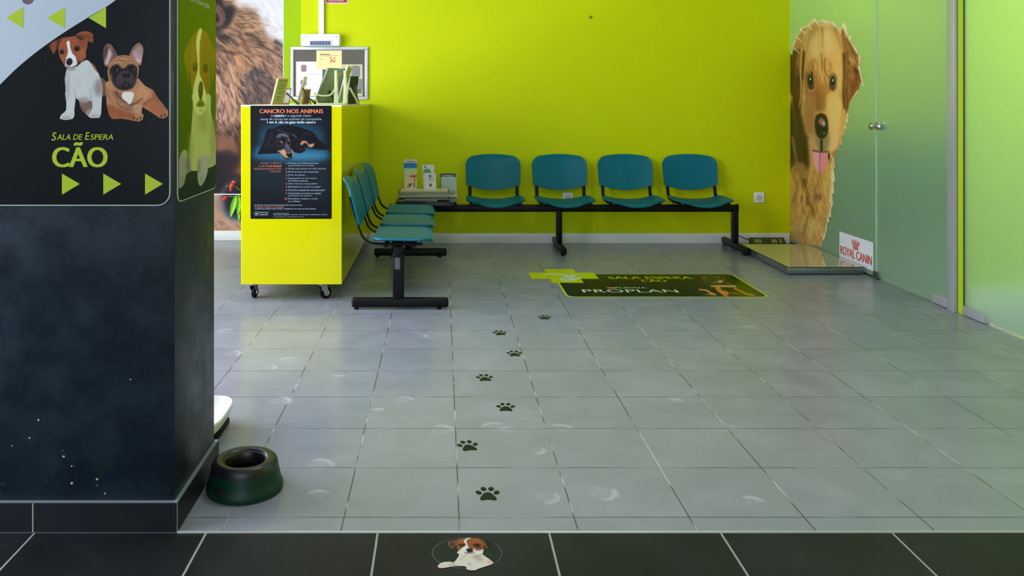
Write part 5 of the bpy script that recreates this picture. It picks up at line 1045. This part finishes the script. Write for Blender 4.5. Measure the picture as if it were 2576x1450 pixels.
for k in range(60):
    t_ = k / 60; edge = q2([(560, 330 + 0), (556, 480), (552, 640), (536, 780), (524, 900), (505, 1010), (482, 1090), (462, 1180), (430, 1290)]); e_ = crom(edge, False, 8); q_ = e_[int(t_ * (len(e_) - 1))]
    A.line([(q_[0] - 40, q_[1] - 60), (q_[0] - 10, q_[1]), (q_[0] + 12, q_[1] + 26)], (238, 224, 188) if k % 3 else (196, 158, 98), 12, 5, 6, 0.55)
for k in range(70):
    x_ = 70 + (k * 53) % 440; y_ = 420 + (k * 197) % 760; L_ = 90 + (k * 31) % 110
    A.line(q2([(x_, y_), (x_ + 8 * math.sin(k), y_ + L_ * .5), (x_ + 20 * math.sin(k * 1.7), y_ + L_)]), ((228, 190, 122), (104, 72, 32), (206, 164, 96), (140, 100, 52))[k % 4], 17, 5, 9, 0.42)
rim = [(60, 440), (76, 370), (100, 345), (115, 275), (150, 250), (170, 190), (250, 155), (300, 105), (340, 85), (430, 98), (480, 116), (540, 120), (590, 175), (636, 205), (660, 130), (688, 170), (704, 260), (740, 290), (742, 345), (768, 385), (812, 440), (832, 495), (862, 520), (852, 600), (846, 630), (874, 770), (892, 862), (840, 930), (788, 1000), (748, 1050), (716, 1190), (708, 1300), (690, 1370), (668, 1450)] + q2([(650, 80), (636, 165), (600, 215), (552, 335)])
for k in range(len(rim) - 1):
    A.line([rim[k], rim[k + 1]], (244, 232, 208), 15, 15, 7, 0.55)
A.clip(out, True)
A.build('picture', ret, 0.4, 1.42, 0.25, con=1.16)
# ROYAL CANIN sticker
rc = thing('brand_sticker', (GX - .001, 6.09, .045), 'white sticker with red crown low on the glass beside the scale', 'sticker')
ra, rb = gD(2112), gD(2197); pgs = Plane((GX - .0004, 0, 0), (0, -1, 0), (0, 0, 1))
slab(pgs, [(-ra, .044), (-rb, .044), (-rb, .240), (-ra, .240)], .0006, 'sheet', mat('white_sticker', S(226, 226, 236), 0.35), rc)
pgt = pgs.off(.0008); m_rd = mat('red_print', S(190, 44, 34), 0.4)
mb = MB(); text_mb(mb, pgt, 'ROYAL CANIN', (-ra + .016, .078, -rb - .018, .140), .035); mb.build('lettering', m_rd, rc, smooth=False)
mb = MB(); cu = (-ra - rb) / 2 + .0
cu = -(ra + rb) / 2 - .0
for k in range(5):
    s_ = (k - 2) / 2; b0 = cu + s_ * .030; t0 = cu + s_ * .052
    mb.prism([(b0 - .005, .168), (b0 + .005, .168), (t0 + .008, .206 - abs(s_) * .006), (t0 - .008, .206 - abs(s_) * .006)], pgt.O, pgt.U, pgt.V, pgt.N, .0004)
    mb.prism([(t0 + .006 * math.cos(a), .212 - abs(s_) * .006 + .006 * math.sin(a)) for a in np.linspace(0, 6.28, 8, endpoint=False)], pgt.O, pgt.U, pgt.V, pgt.N, .0004)
mb.prism([(cu - .040, .166), (cu + .040, .166), (cu + .043, .158), (cu - .043, .158)], pgt.O, pgt.U, pgt.V, pgt.N, .0004); mb.prism([(cu - .036, .155), (cu + .036, .155), (cu + .034, .147), (cu - .034, .147)], pgt.O, pgt.U, pgt.V, pgt.N, .0004)
mb.build('crown', m_rd, rc, smooth=False)

# ------------------------------------------------------------------ weighing scale
SX0, SX1, SY0, SY1 = 2.398, 2.928, 5.93, 6.86
scl = thing('weighing_scale', ((SX0 + SX1) / 2, (SY0 + SY1) / 2, 0), 'flat steel animal weighing platform on the floor under the retriever', 'scale')
MB().box(SX0, SX1, SY0, SY1, .007, .050, .002, 2).build('body', mat('scale_steel', S(128, 134, 130), 0.3, 0.5, 0.75), scl)
MB().box(SX0 - .002, SX1 + .002, SY0 - .002, SY1 + .002, .0502, .054, .001, 1).build('rim', mat('dark_trim', S(30, 34, 30), 0.4), scl)
MB().box(SX0 + .004, SX1 - .004, SY0 + .004, SY1 - .004, .054, .0565, .001, 1).build('platform', mat('polished_platform', S(214, 208, 190), 0.07, 0.6, 0.55), scl)
for x in (SX0 + .05, SX1 - .05):
    for y in (SY0 + .05, SY1 - .05): MB().lathe([(0, 0), (.018, 0), (.018, .012), (0, .012)], Vector((x, y, 0)), 16).build('foot', m_rubber, scl)
dsp = thing('scale_display', at(1928, 612, 7.0), 'small dark display unit of the scale lying by the skirting', 'display')
c0, c1 = at(1884, 612, 7.02), at(1972, 612, 7.02)
Md = Matrix.Translation(((c0.x + c1.x) / 2, 7.03, .012)) @ Matrix.Rotation(R(40), 4, 'X')
hwid = (c1.x - c0.x) / 2
MB().box(-hwid, hwid, -.038, .040, .030, .062, .004, 2, Md).build('housing', mat('dark_olive_plastic', S(48, 54, 32), 0.4), dsp)
MB().box((c0.x + c1.x) / 2 - .08, (c0.x + c1.x) / 2 + .08, 7.0, 7.06, 0.0, .030, .002, 1).build('bracket', m_rubber, dsp)
for a_, b__ in ((-.11, -.05), (.03, .075), (.095, .115)): MB().box(a_, b__, -.02, .02, .062, .0632, 0, 1, Md).build('screen', mat('olive_screen', S(120, 128, 70), 0.3), dsp)
cb = MB(); cb.sweep([Vector(q) for q in crom([tuple(at(1886, 605, 7.05)), (2.50, 7.10, .07), (2.44, 7.10, .09), (2.42, 7.0, .03), (2.36, 6.95, .006), (2.43, 6.90, .010), (2.46, 6.862, .03)], False, 6)], .004, n=8)
cb.build('cable', m_rubber, dsp)

# ------------------------------------------------------------------ floor graphics
pf0 = Plane((0, 0, .0004), (1, 0, 0), (0, 1, 0))
fg = thing('floor_sticker', (1.4, 5.6, .0), 'dark floor sticker reading SALA ESPERA CÃO with a lime cross', 'floor sticker')
fx0, fx1, fy0, fy1 = .767, 2.022, 5.265, 5.958
slab(pf0, rrect(fx0, fy0, fx1, fy1, .05, 5), .0006, 'border', mat('lime_vinyl', S(186, 206, 20), 0.3), fg)
slab(pf0.off(.0006), rrect(fx0 + .014, fy0 + .010, fx1 - .014, fy1 - .010, .045, 5), .0004, 'panel', mat('black_vinyl', S(16, 22, 8), 0.22, 0.2), fg)
ccx, ccy, al, aw = .836, 5.90, .229, .105
slab(pf0.off(.0006), [(ccx - aw, ccy - al), (ccx + aw, ccy - al), (ccx + aw, ccy - aw), (ccx + al, ccy - aw), (ccx + al, ccy + aw), (ccx + aw, ccy + aw), (ccx + aw, ccy + al), (ccx - aw, ccy + al), (ccx - aw, ccy + aw), (ccx - al, ccy + aw), (ccx - al, ccy - aw), (ccx - aw, ccy - aw)], .0006, 'cross', mat('lime_vinyl_cross', S(196, 212, 8), 0.3), fg)
pfc = pf0.off(.0013)
mb = MB()
def ribbon(pts, w0, w1):
    P = crom(pts, False, 6); t_ = np.gradient(P, axis=0); t_ /= np.linalg.norm(t_, axis=1)[:, None]; nr = np.stack([-t_[:, 1], t_[:, 0]], 1); k = np.sin(np.linspace(0.15, math.pi - .15, len(P)))[:, None]
    wd = (np.linspace(w0, w1, len(P))[:, None]) * k / 2; L, R_ = P + nr * wd, P - nr * wd
    a_ = [mb.bm.verts.new(pfc.pt(*q)) for q in L]; b_ = [mb.bm.verts.new(pfc.pt(*q)) for q in R_]
    for i in range(len(P) - 1): mb.bm.faces.new((b_[i], b_[i + 1], a_[i + 1], a_[i]))
fr = (1300, 660, 3.903)
PXF = lambda pts: [pfc.uv(fr[0] + x / fr[2], fr[1] + y / fr[2]) for x, y in pts]
ribbon(PXF([(265, 130), (300, 118), (380, 116), (450, 124), (520, 138), (575, 126), (605, 116)]), .05, .045); mb.build('emblem', mat('white_vinyl_floor', S(214, 226, 200), 0.3), fg, smooth=False); mb = MB(); pfc = pf0.off(.0016)
ribbon(PXF([(555, 122), (535, 140), (490, 150), (440, 156)]), .05, .06); ribbon(PXF([(425, 160), (470, 174), (550, 168), (635, 145)]), .06, .06); pfc = pf0.off(.0013)
mb.build('emblem', mat('white_vinyl_floor', S(214, 226, 200), 0.3), fg, smooth=False)
m_lv = mat('lime_ink_floor', S(176, 196, 20), 0.3)
mb = MB(); text_mb(mb, pfc, 'SALA ESPERA', pbox(pfc, 1300 + 905 / 3.903, 660 + 142 / 3.903, 1300 + 1700 / 3.903, 660 + 165 / 3.903), .03); mb.build('lettering', m_lv, fg, smooth=False); mb = MB(); text_mb(mb, pfc, 'CÃO', (pfc.uv(1300 + 1225 / 3.903, 708)[0], pfc.uv(0, 660 + 194 / 3.903)[1], pfc.uv(1300 + 1472 / 3.903, 708)[0], pfc.uv(0, 660 + 168 / 3.903)[1]), .03)
mb.build('lettering', m_lv, fg, smooth=False)
mb = MB(); text_mb(mb, pfc, 'PROPLAN', pbox(pfc, 1300 + 655 / 3.903, 660 + 298 / 3.903, 1300 + 1560 / 3.903, 660 + 268 / 3.903), .01); mb.build('lettering', mat('white_vinyl_floor', S(214, 226, 200), 0.3), fg, smooth=False); mb = MB(); text_mb(mb, pfc, 'PURINA', pbox(pfc, 1300 + 970 / 3.903, 660 + 258 / 3.903, 1300 + 1265 / 3.903, 660 + 246 / 3.903), .01)
mb.build('lettering', mat('white_vinyl_floor', S(214, 226, 200), 0.3), fg, smooth=False)
mb = MB(); bx = pbox(pfc, 1300 + 890 / 3.903, 660 + 260 / 3.903, 1300 + 955 / 3.903, 660 + 245 / 3.903)
for i in range(2):
    for j_ in range(2):
        x0_, y0_ = bx[0] + (bx[2] - bx[0]) * i / 2, bx[1] + (bx[3] - bx[1]) * j_ / 2; x1_, y1_ = x0_ + (bx[2] - bx[0]) * .47, y0_ + (bx[3] - bx[1]) * .44
        mb.prism([(x0_, y0_), (x1_, y0_), (x1_, y1_), (x0_, y1_)], pfc.O, pfc.U, pfc.V, pfc.N, .0003)
mb.build('checker', mat('red_vinyl', S(200, 100, 90), 0.3), fg, smooth=False)
A = Art(pf0.off(.0012), (1.60, 5.275, 1.985, 5.945), .0028, (18, 24, 8), (1750, 685, 17.17))
A.blob([(1750, 80), (2700, 80), (2700, 1100), (1500, 1060), (1600, 640)], (42, 52, 2), 40, 0.9, True)
A.blob([(240, 230), (400, 180), (700, 190), (1050, 200), (1280, 270), (1300, 400), (1650, 540), (1780, 600), (1750, 660), (640, 610), (470, 560), (300, 380)], (50, 46, 16), 16, 0.9)
for pth, c, w0, w1 in (([(280, 240), (380, 215), (460, 240)], (134, 96, 24), 60, 30), ([(300, 340), (350, 290)], (110, 84, 28), 50, 30), ([(840, 200), (940, 210), (1040, 245)], (140, 92, 50), 40, 30), ([(1200, 270), (1260, 300)], (120, 90, 24), 60, 60), ([(980, 430), (1080, 400), (1180, 380)], (190, 140, 84), 130, 70), ([(740, 450), (860, 445), (960, 430)], (120, 110, 66), 40, 60), ([(640, 615), (900, 605), (1300, 610), (1760, 615)], (190, 146, 96), 60, 80), ([(880, 620), (1000, 740), (1180, 860), (1400, 1000)], (180, 104, 46), 180, 240), ([(130, 750), (350, 770), (520, 810), (640, 900), (860, 980)], (196, 128, 78), 60, 80), ([(380, 990), (560, 950), (700, 960), (880, 975)], (184, 112, 60), 30, 70), ([(1640, 680), (1800, 760), (2000, 850), (2250, 960), (2560, 990)], (172, 112, 40), 80, 60), ([(1480, 900), (1700, 915), (1900, 920)], (130, 80, 36), 60, 40), ([(1330, 460), (1480, 500), (1640, 550)], (110, 88, 54), 50, 30)):
    A.line(pth, c, w0, w1, 16, 0.92)
A.dot(1250, 520, 120, 30, (32, 40, 8), 14); A.dot(1350, 740, 260, 70, (18, 24, 6), 20, 0.9)
A.build('picture', fg, 0.25, 1.7, 0.2)
# paw stickers
m_paw = mat('dark_green_vinyl', S(20, 34, 18), 0.5, 0.15)
paws = [(1370, 799, -8, 'dark paw print sticker nearest the lime cross, farthest from the camera'), (1257, 838, 6, 'dark paw print sticker second farthest, left of the next one'), (1294, 890, 0, 'dark paw print sticker third farthest, touching a long grout line'), (1219, 951, 4, 'dark paw print sticker in the middle of the trail'), (1272, 1025, -2, 'dark paw print sticker third nearest the camera'), (1177, 1122, 10, 'dark paw print sticker second nearest, leftmost of the trail'), (1227, 1243, 0, 'dark paw print sticker nearest the camera, largest of the trail')]
for x, y, rot, lb in paws:
    c = onfloor(x, y); t = thing('paw_sticker', c, lb, 'paw print', 'paw print trail on the grey tiles')
    Rr = Matrix.Rotation(R(rot), 4, 'Z'); k = .064 / 46
    pl = Plane(c + Vector((0, 0, .0003)), Rr @ Vector((1, 0, 0)), Rr @ Vector((0, 1, 0)))
    pad = crom([(-18 * k, -22 * k), (-15 * k, -32 * k), (-5 * k, -29 * k), (5 * k, -29 * k), (15 * k, -32 * k), (18 * k, -22 * k), (12 * k, -6 * k), (7 * k, 3 * k), (0, 6 * k), (-7 * k, 3 * k), (-12 * k, -6 * k)], True, 4)
    slab(pl, [tuple(q) for q in pad], .0004, 'pad', m_paw, t)
    for tx, ty, a_ in ((-20, 5, .35), (-8.5, 23, .1), (8.5, 23, -.1), (20, 5, -.35)):
        slab(pl, [(k * (tx + 6.2 * math.cos(q) * math.cos(a_) - 10 * math.sin(q) * math.sin(a_)), k * (ty + 6.2 * math.cos(q) * math.sin(a_) + 10 * math.sin(q) * math.cos(a_))) for q in np.linspace(0, 2 * math.pi, 14, endpoint=False)], .0004, 'toe', m_paw, t)
# oval puppy sticker on the dark tiles
pfd = Plane((0, 0, -.0006), (1, 0, 0), (0, 1, 0))
ov = thing('puppy_sticker', (.067, 2.29, -.001), 'oval sticker of a brown and white puppy on the dark tiles', 'floor sticker')
ocx, ocy = (pfd.uv(1086, 1395)[0] + pfd.uv(1264, 1395)[0]) / 2, (pfd.uv(0, 1354)[1] + pfd.uv(0, 1432)[1]) / 2
orx, ory = .0945, (pfd.uv(0, 1354)[1] - pfd.uv(0, 1432)[1]) / 2
ell = lambda r: [(ocx + orx * r * math.cos(a), ocy + ory * r * math.sin(a)) for a in np.linspace(0, 2 * math.pi, 48, endpoint=False)]
slab(pfd, ell(1.0), .0005, 'border', mat('grey_green_vinyl', S(98, 112, 106), 0.4), ov)
slab(pfd.off(.0003), ell(.985), .0004, 'backing', mat('dark_vinyl', S(22, 31, 29), 0.5, 0.2), ov)
fr = (1050, 1330, 10.3)
A = Art(pfd, (ocx - orx - .005, ocy - ory - .012, ocx + orx + .005, ocy + ory + .006), .0006, (34, 44, 42), fr)
pb = [(1050, 600), (1075, 700), (1000, 820), (930, 890), (850, 870), (640, 890), (530, 970), (540, 1030), (640, 1045), (820, 1020), (1000, 990), (1240, 1000), (1270, 1060), (1330, 1095), (1500, 1100), (1590, 1060), (1800, 990), (1975, 912), (1860, 800), (1690, 670), (1700, 520)]
A.blob(pb, (206, 200, 188), 6); A.dot(1560, 760, 170, 60, (164, 148, 140), 40, 0.7, 0.5); A.dot(900, 960, 120, 40, (176, 156, 148), 24, 0.7); A.dot(650, 990, 100, 50, (204, 186, 178), 26, 0.7); A.dot(1420, 1040, 130, 50, (208, 196, 192), 20, 0.7); A.dot(1350, 930, 60, 30, (176, 164, 152), 16, 0.7); A.dot(1880, 890, 80, 36, (196, 160, 130), 20, 0.7)
hd = [(1010, 470), (1010, 360), (1060, 290), (1180, 265), (1340, 252), (1540, 262), (1660, 300), (1720, 420), (1720, 560), (1690, 670), (1560, 700), (1320, 700), (1120, 690), (1060, 610), (1030, 560)]
A.blob(hd, (148, 90, 58), 6); A.dot(1520, 360, 130, 70, (158, 98, 62), 30, 0.7); A.dot(1620, 520, 70, 60, (112, 72, 52), 24, 0.8); A.dot(1120, 340, 80, 60, (166, 100, 66), 24, 0.7)
A.blob([(780, 370), (830, 345), (1000, 310), (1060, 290), (1020, 420), (940, 520), (860, 530), (800, 440)], (128, 88, 70), 7); A.blob([(860, 400), (930, 370), (960, 420), (890, 500)], (64, 48, 46), 16, 0.8)
A.blob([(1640, 290), (1760, 310), (1940, 380), (1900, 480), (1860, 570), (1800, 530), (1720, 420)], (40, 34, 36), 8); A.blob([(1660, 300), (1720, 330), (1830, 520), (1790, 530), (1710, 430)], (140, 92, 66), 10)
A.blob([(1230, 300), (1300, 260), (1400, 255), (1330, 290), (1270, 330), (1290, 400), (1320, 480), (1360, 530), (1460, 540), (1560, 580), (1690, 560), (1690, 660), (1540, 700), (1320, 705), (1120, 690), (1060, 610), (1110, 560), (1180, 490), (1260, 430), (1200, 360)], (212, 208, 198), 7)
A.blob([(1270, 560), (1320, 530), (1400, 535), (1445, 570), (1420, 620), (1340, 640), (1290, 610)], (40, 34, 38), 8); A.line([(1220, 640), (1340, 655), (1490, 645)], (110, 84, 80), 24, 16, 10); A.line([(1440, 600), (1560, 590), (1680, 598)], (120, 104, 96), 10, 6, 5, 0.7)
A.blob([(1050, 440), (1130, 415), (1230, 425), (1240, 445), (1170, 490), (1110, 470)], (58, 38, 34), 12); A.blob([(1440, 440), (1520, 400), (1620, 430), (1640, 460), (1560, 500), (1480, 470)], (52, 34, 32), 12)
A.line([(1300, 670), (1200, 750), (1100, 830)], (140, 132, 124), 12, 8, 4, 0.8)
A.A[:] = 0
mk = A.mask(crom(A.P(pb), sub=3), 0, 0); A.A[mk[0]] = np.maximum(A.A[mk[0]], mk[1])
for poly in (hd, [(780, 370), (830, 345), (1000, 310), (1060, 290), (1020, 420), (940, 520), (860, 530), (800, 440)], [(1640, 290), (1760, 310), (1940, 380), (1900, 480), (1860, 570), (1800, 530), (1720, 420)]):
    mk = A.mask(crom(A.P(poly), sub=3), 0, 0); A.A[mk[0]] = np.maximum(A.A[mk[0]], mk[1])
A.build('picture', ov, 0.5, 1.08, 0.15, n=.0010, con=1.25)

# ------------------------------------------------------------------ bowl by the pillar
bc = Vector((-.617, 2.675, 0))
bowl = thing('dog_bowl', bc, 'dark green non-spill dog bowl with black rim beside the pillar', 'bowl')
m_bowl = mat('dark_green_plastic', S(8, 48, 37), 0.4, 0.25); m_rim = mat('black_plastic', S(24, 24, 28), 0.34, 0.45)
prof = [(.108, 0), (.117, .003), (.1185, .012), (.117, .022), (.113, .028), (.110, .040), (.1035, .070), (.100, .070), (.104, .040), (.104, .008), (.0, .008)]
bm_ = MB().lathe(prof, bc, 64); bm_.build('body', m_bowl, bowl)
prof = [(.1035, .0705), (.1015, .082), (.098, .092), (.091, .098), (.083, .0985), (.074, .094), (.066, .084), (.062, .074), (.061, .056), (.058, .056), (.059, .072), (.055, .070)]
prof = [(.1038, .0702), (.1020, .082), (.098, .092), (.091, .0975), (.083, .0985), (.073, .0968), (.066, .092), (.0625, .083), (.0615, .055), (.058, .055), (.0590, .083), (.063, .090), (.072, .0935), (.094, .088), (.099, .0702)]
MB().lathe(prof, bc, 64).build('rim', m_rim, bowl)
MB().lathe([(0, .030), (.06, .030), (.098, .036), (.098, .032), (.06, .026), (0, .026)], bc, 48).build('inner_plate', mat('green_black', S(12, 32, 26), 0.3), bowl)
gr = MB()   # half-round finger notch low on the front
for i in range(12):
    a0 = R(-118) + (i / 12 - .5) * .44; a1 = R(-118) + ((i + 1) / 12 - .5) * .44
    h0 = .026 + .026 * math.sqrt(max(0, 1 - (2 * i / 12 - 1) ** 2)); h1 = .026 + .026 * math.sqrt(max(0, 1 - (2 * (i + 1) / 12 - 1) ** 2))
    rad = lambda z: (.1145 - .0020 * (z - .026) / .012 if z < .04 else .1115 - .22 * (z - .04)) + .0012
    vs = [gr.bm.verts.new(bc + Vector((rad(z) * math.cos(a), rad(z) * math.sin(a), z))) for a, z in ((a0, .0255), (a1, .0255), (a1, h1), (a0, h0))]
    if (vs[2].co - vs[1].co).length < 1e-5 or (vs[3].co - vs[0].co).length < 1e-5:
        vs = [v for k, v in enumerate(vs) if not ((k == 2 and h1 <= .0262) or (k == 3 and h0 <= .0262))]
    gr.bm.faces.new(vs)
gr.build('grip_notch', mat('notch_black', S(6, 10, 9), 0.6), bowl)

# white tray behind the pillar
tr = thing('white_tray', (-.90, 3.10, 0), 'white rounded tray on a dark foot peeking out behind the pillar', 'tray')
mb = MB(); n = 40; prof = [(.40, .022), (.75, .026), (.93, .050), (1.0, .084), (.975, .088), (.90, .058), (.7, .036), (0, .034)]
rings = []
def sup(a, e=.55): c, s_ = math.cos(a), math.sin(a); return (math.copysign(abs(c) ** e, c), math.copysign(abs(s_) ** e, s_))
for r_, z_ in prof: rings.append([mb.bm.verts.new(Vector((-.905 + .127 * r_ * sup(2 * math.pi * k / n)[0], 3.10 + .17 * r_ * sup(2 * math.pi * k / n)[1], z_))) for k in range(n)] if r_ > 0 else [mb.bm.verts.new(Vector((-.905, 3.10, z_)))])
for a_, b__ in zip(rings, rings[1:]):
    for k in range(n):
        if len(b__) == 1: mb.bm.faces.new((a_[k], a_[(k + 1) % n], b__[0]))
        else: mb.bm.faces.new((a_[k], a_[(k + 1) % n], b__[(k + 1) % n], b__[k]))
mb.bm.faces.new(rings[0][::-1]); mb.build('tray', mat('white_glazed', S(240, 240, 232), 0.25), tr)
MB().box(-.99, -.80, 2.98, 3.22, 0, .0225, .004, 2).build('foot', m_rubber, tr)

# chilli plant beside the counter, in front of the mural
pl_ = thing('chilli_plant', (-1.42, 6.62, 0), 'chilli plant with red fruits and green leaves left of the counter', 'plant')
pc = Vector((-1.42, 6.62, 0))
MB().lathe([(0, 0), (.085, 0), (.10, .18), (.108, .18), (.108, .20), (.096, .20), (.092, .17), (0, .17)], pc, 32).build('pot', mat('terracotta', S(150, 90, 60), 0.7), pl_)
st = MB(); m_st2 = mat('plant_stem', S(84, 120, 40), 0.5)
def pt6(x, y, D=6.6): return at(x, y, D)
brs = [[pc + Vector((0, 0, .17)), pc + Vector((-.02, 0, .35)), pt6(618, 480), pt6(603, 478), pt6(588, 466)], [pc + Vector((-.01, 0, .3)), pt6(622, 500), pt6(604, 496), pt6(590, 495), pt6(572, 494)], [pc + Vector((0, .01, .25)), pt6(625, 520), pt6(606, 500), pt6(596, 492)], [pc + Vector((.01, .01, .2)), pc + Vector((.04, .02, .5)), pc + Vector((.05, 0, .66))], [pt6(588, 466), pt6(578, 467), pt6(568, 470)]]
for b in brs: st.sweep([Vector(q) for q in crom([tuple(v) for v in b], False, 5)], .0028, n=6)
st.build('stem', m_st2, pl_)
m_fr = mat('red_chilli', S(226, 30, 18), 0.2); m_lf = mat('chilli_leaf', S(104, 168, 20), 0.3)
for pth, rad in (([(585, 459), (583, 466), (580, 474), (580, 483)], [.006, .013, .011, .003]), ([(584, 458), (588, 458), (592, 461)], [.008, .011, .004]), ([(571, 495), (566, 498), (562, 504)], [.004, .014, .008])):
    P = [Vector(q) for q in crom([tuple(pt6(*q, 6.58)) for q in pth], False, 5)]
    rr = np.interp(np.linspace(0, 1, len(P)), np.linspace(0, 1, len(rad)), rad); MB().sweep(P, rr, rr, n=12).build('fruit', m_fr, pl_)
def leafm(p0, p1, wd, tilt):
    p0, p1 = Vector(p0), Vector(p1); d = p1 - p0; s_ = d.cross(Vector((0, -1, tilt))).normalized(); nrm = s_.cross(d).normalized()
    mb = MB()
    def fn(u, v):
        k = math.sin(math.pi * min(1, v * .92 + .04)) ** .8 * (1 - .35 * v); x = (2 * u - 1)
        return p0 + d * v + s_ * x * wd * k + nrm * (.012 * x * x * k + .02 * v * v), nrm
    mb.sheet(fn, 6, 12, .0008).build('leaf', m_lf, pl_)
leafm(pt6(594, 492), pt6(582, 545), .026, .3); leafm(pt6(601, 490), pt6(602, 556), .022, .5); leafm(pt6(604, 505), pt6(600, 540), .02, .2)
for k in range(8):
    a_ = k * .8; q = pc + Vector((.03 * math.cos(a_), .03 * math.sin(a_), .42 + .03 * k)); leafm(q, q + Vector((.08 * math.cos(a_) + .03, .08 * math.sin(a_), -.05)), .02, .3)
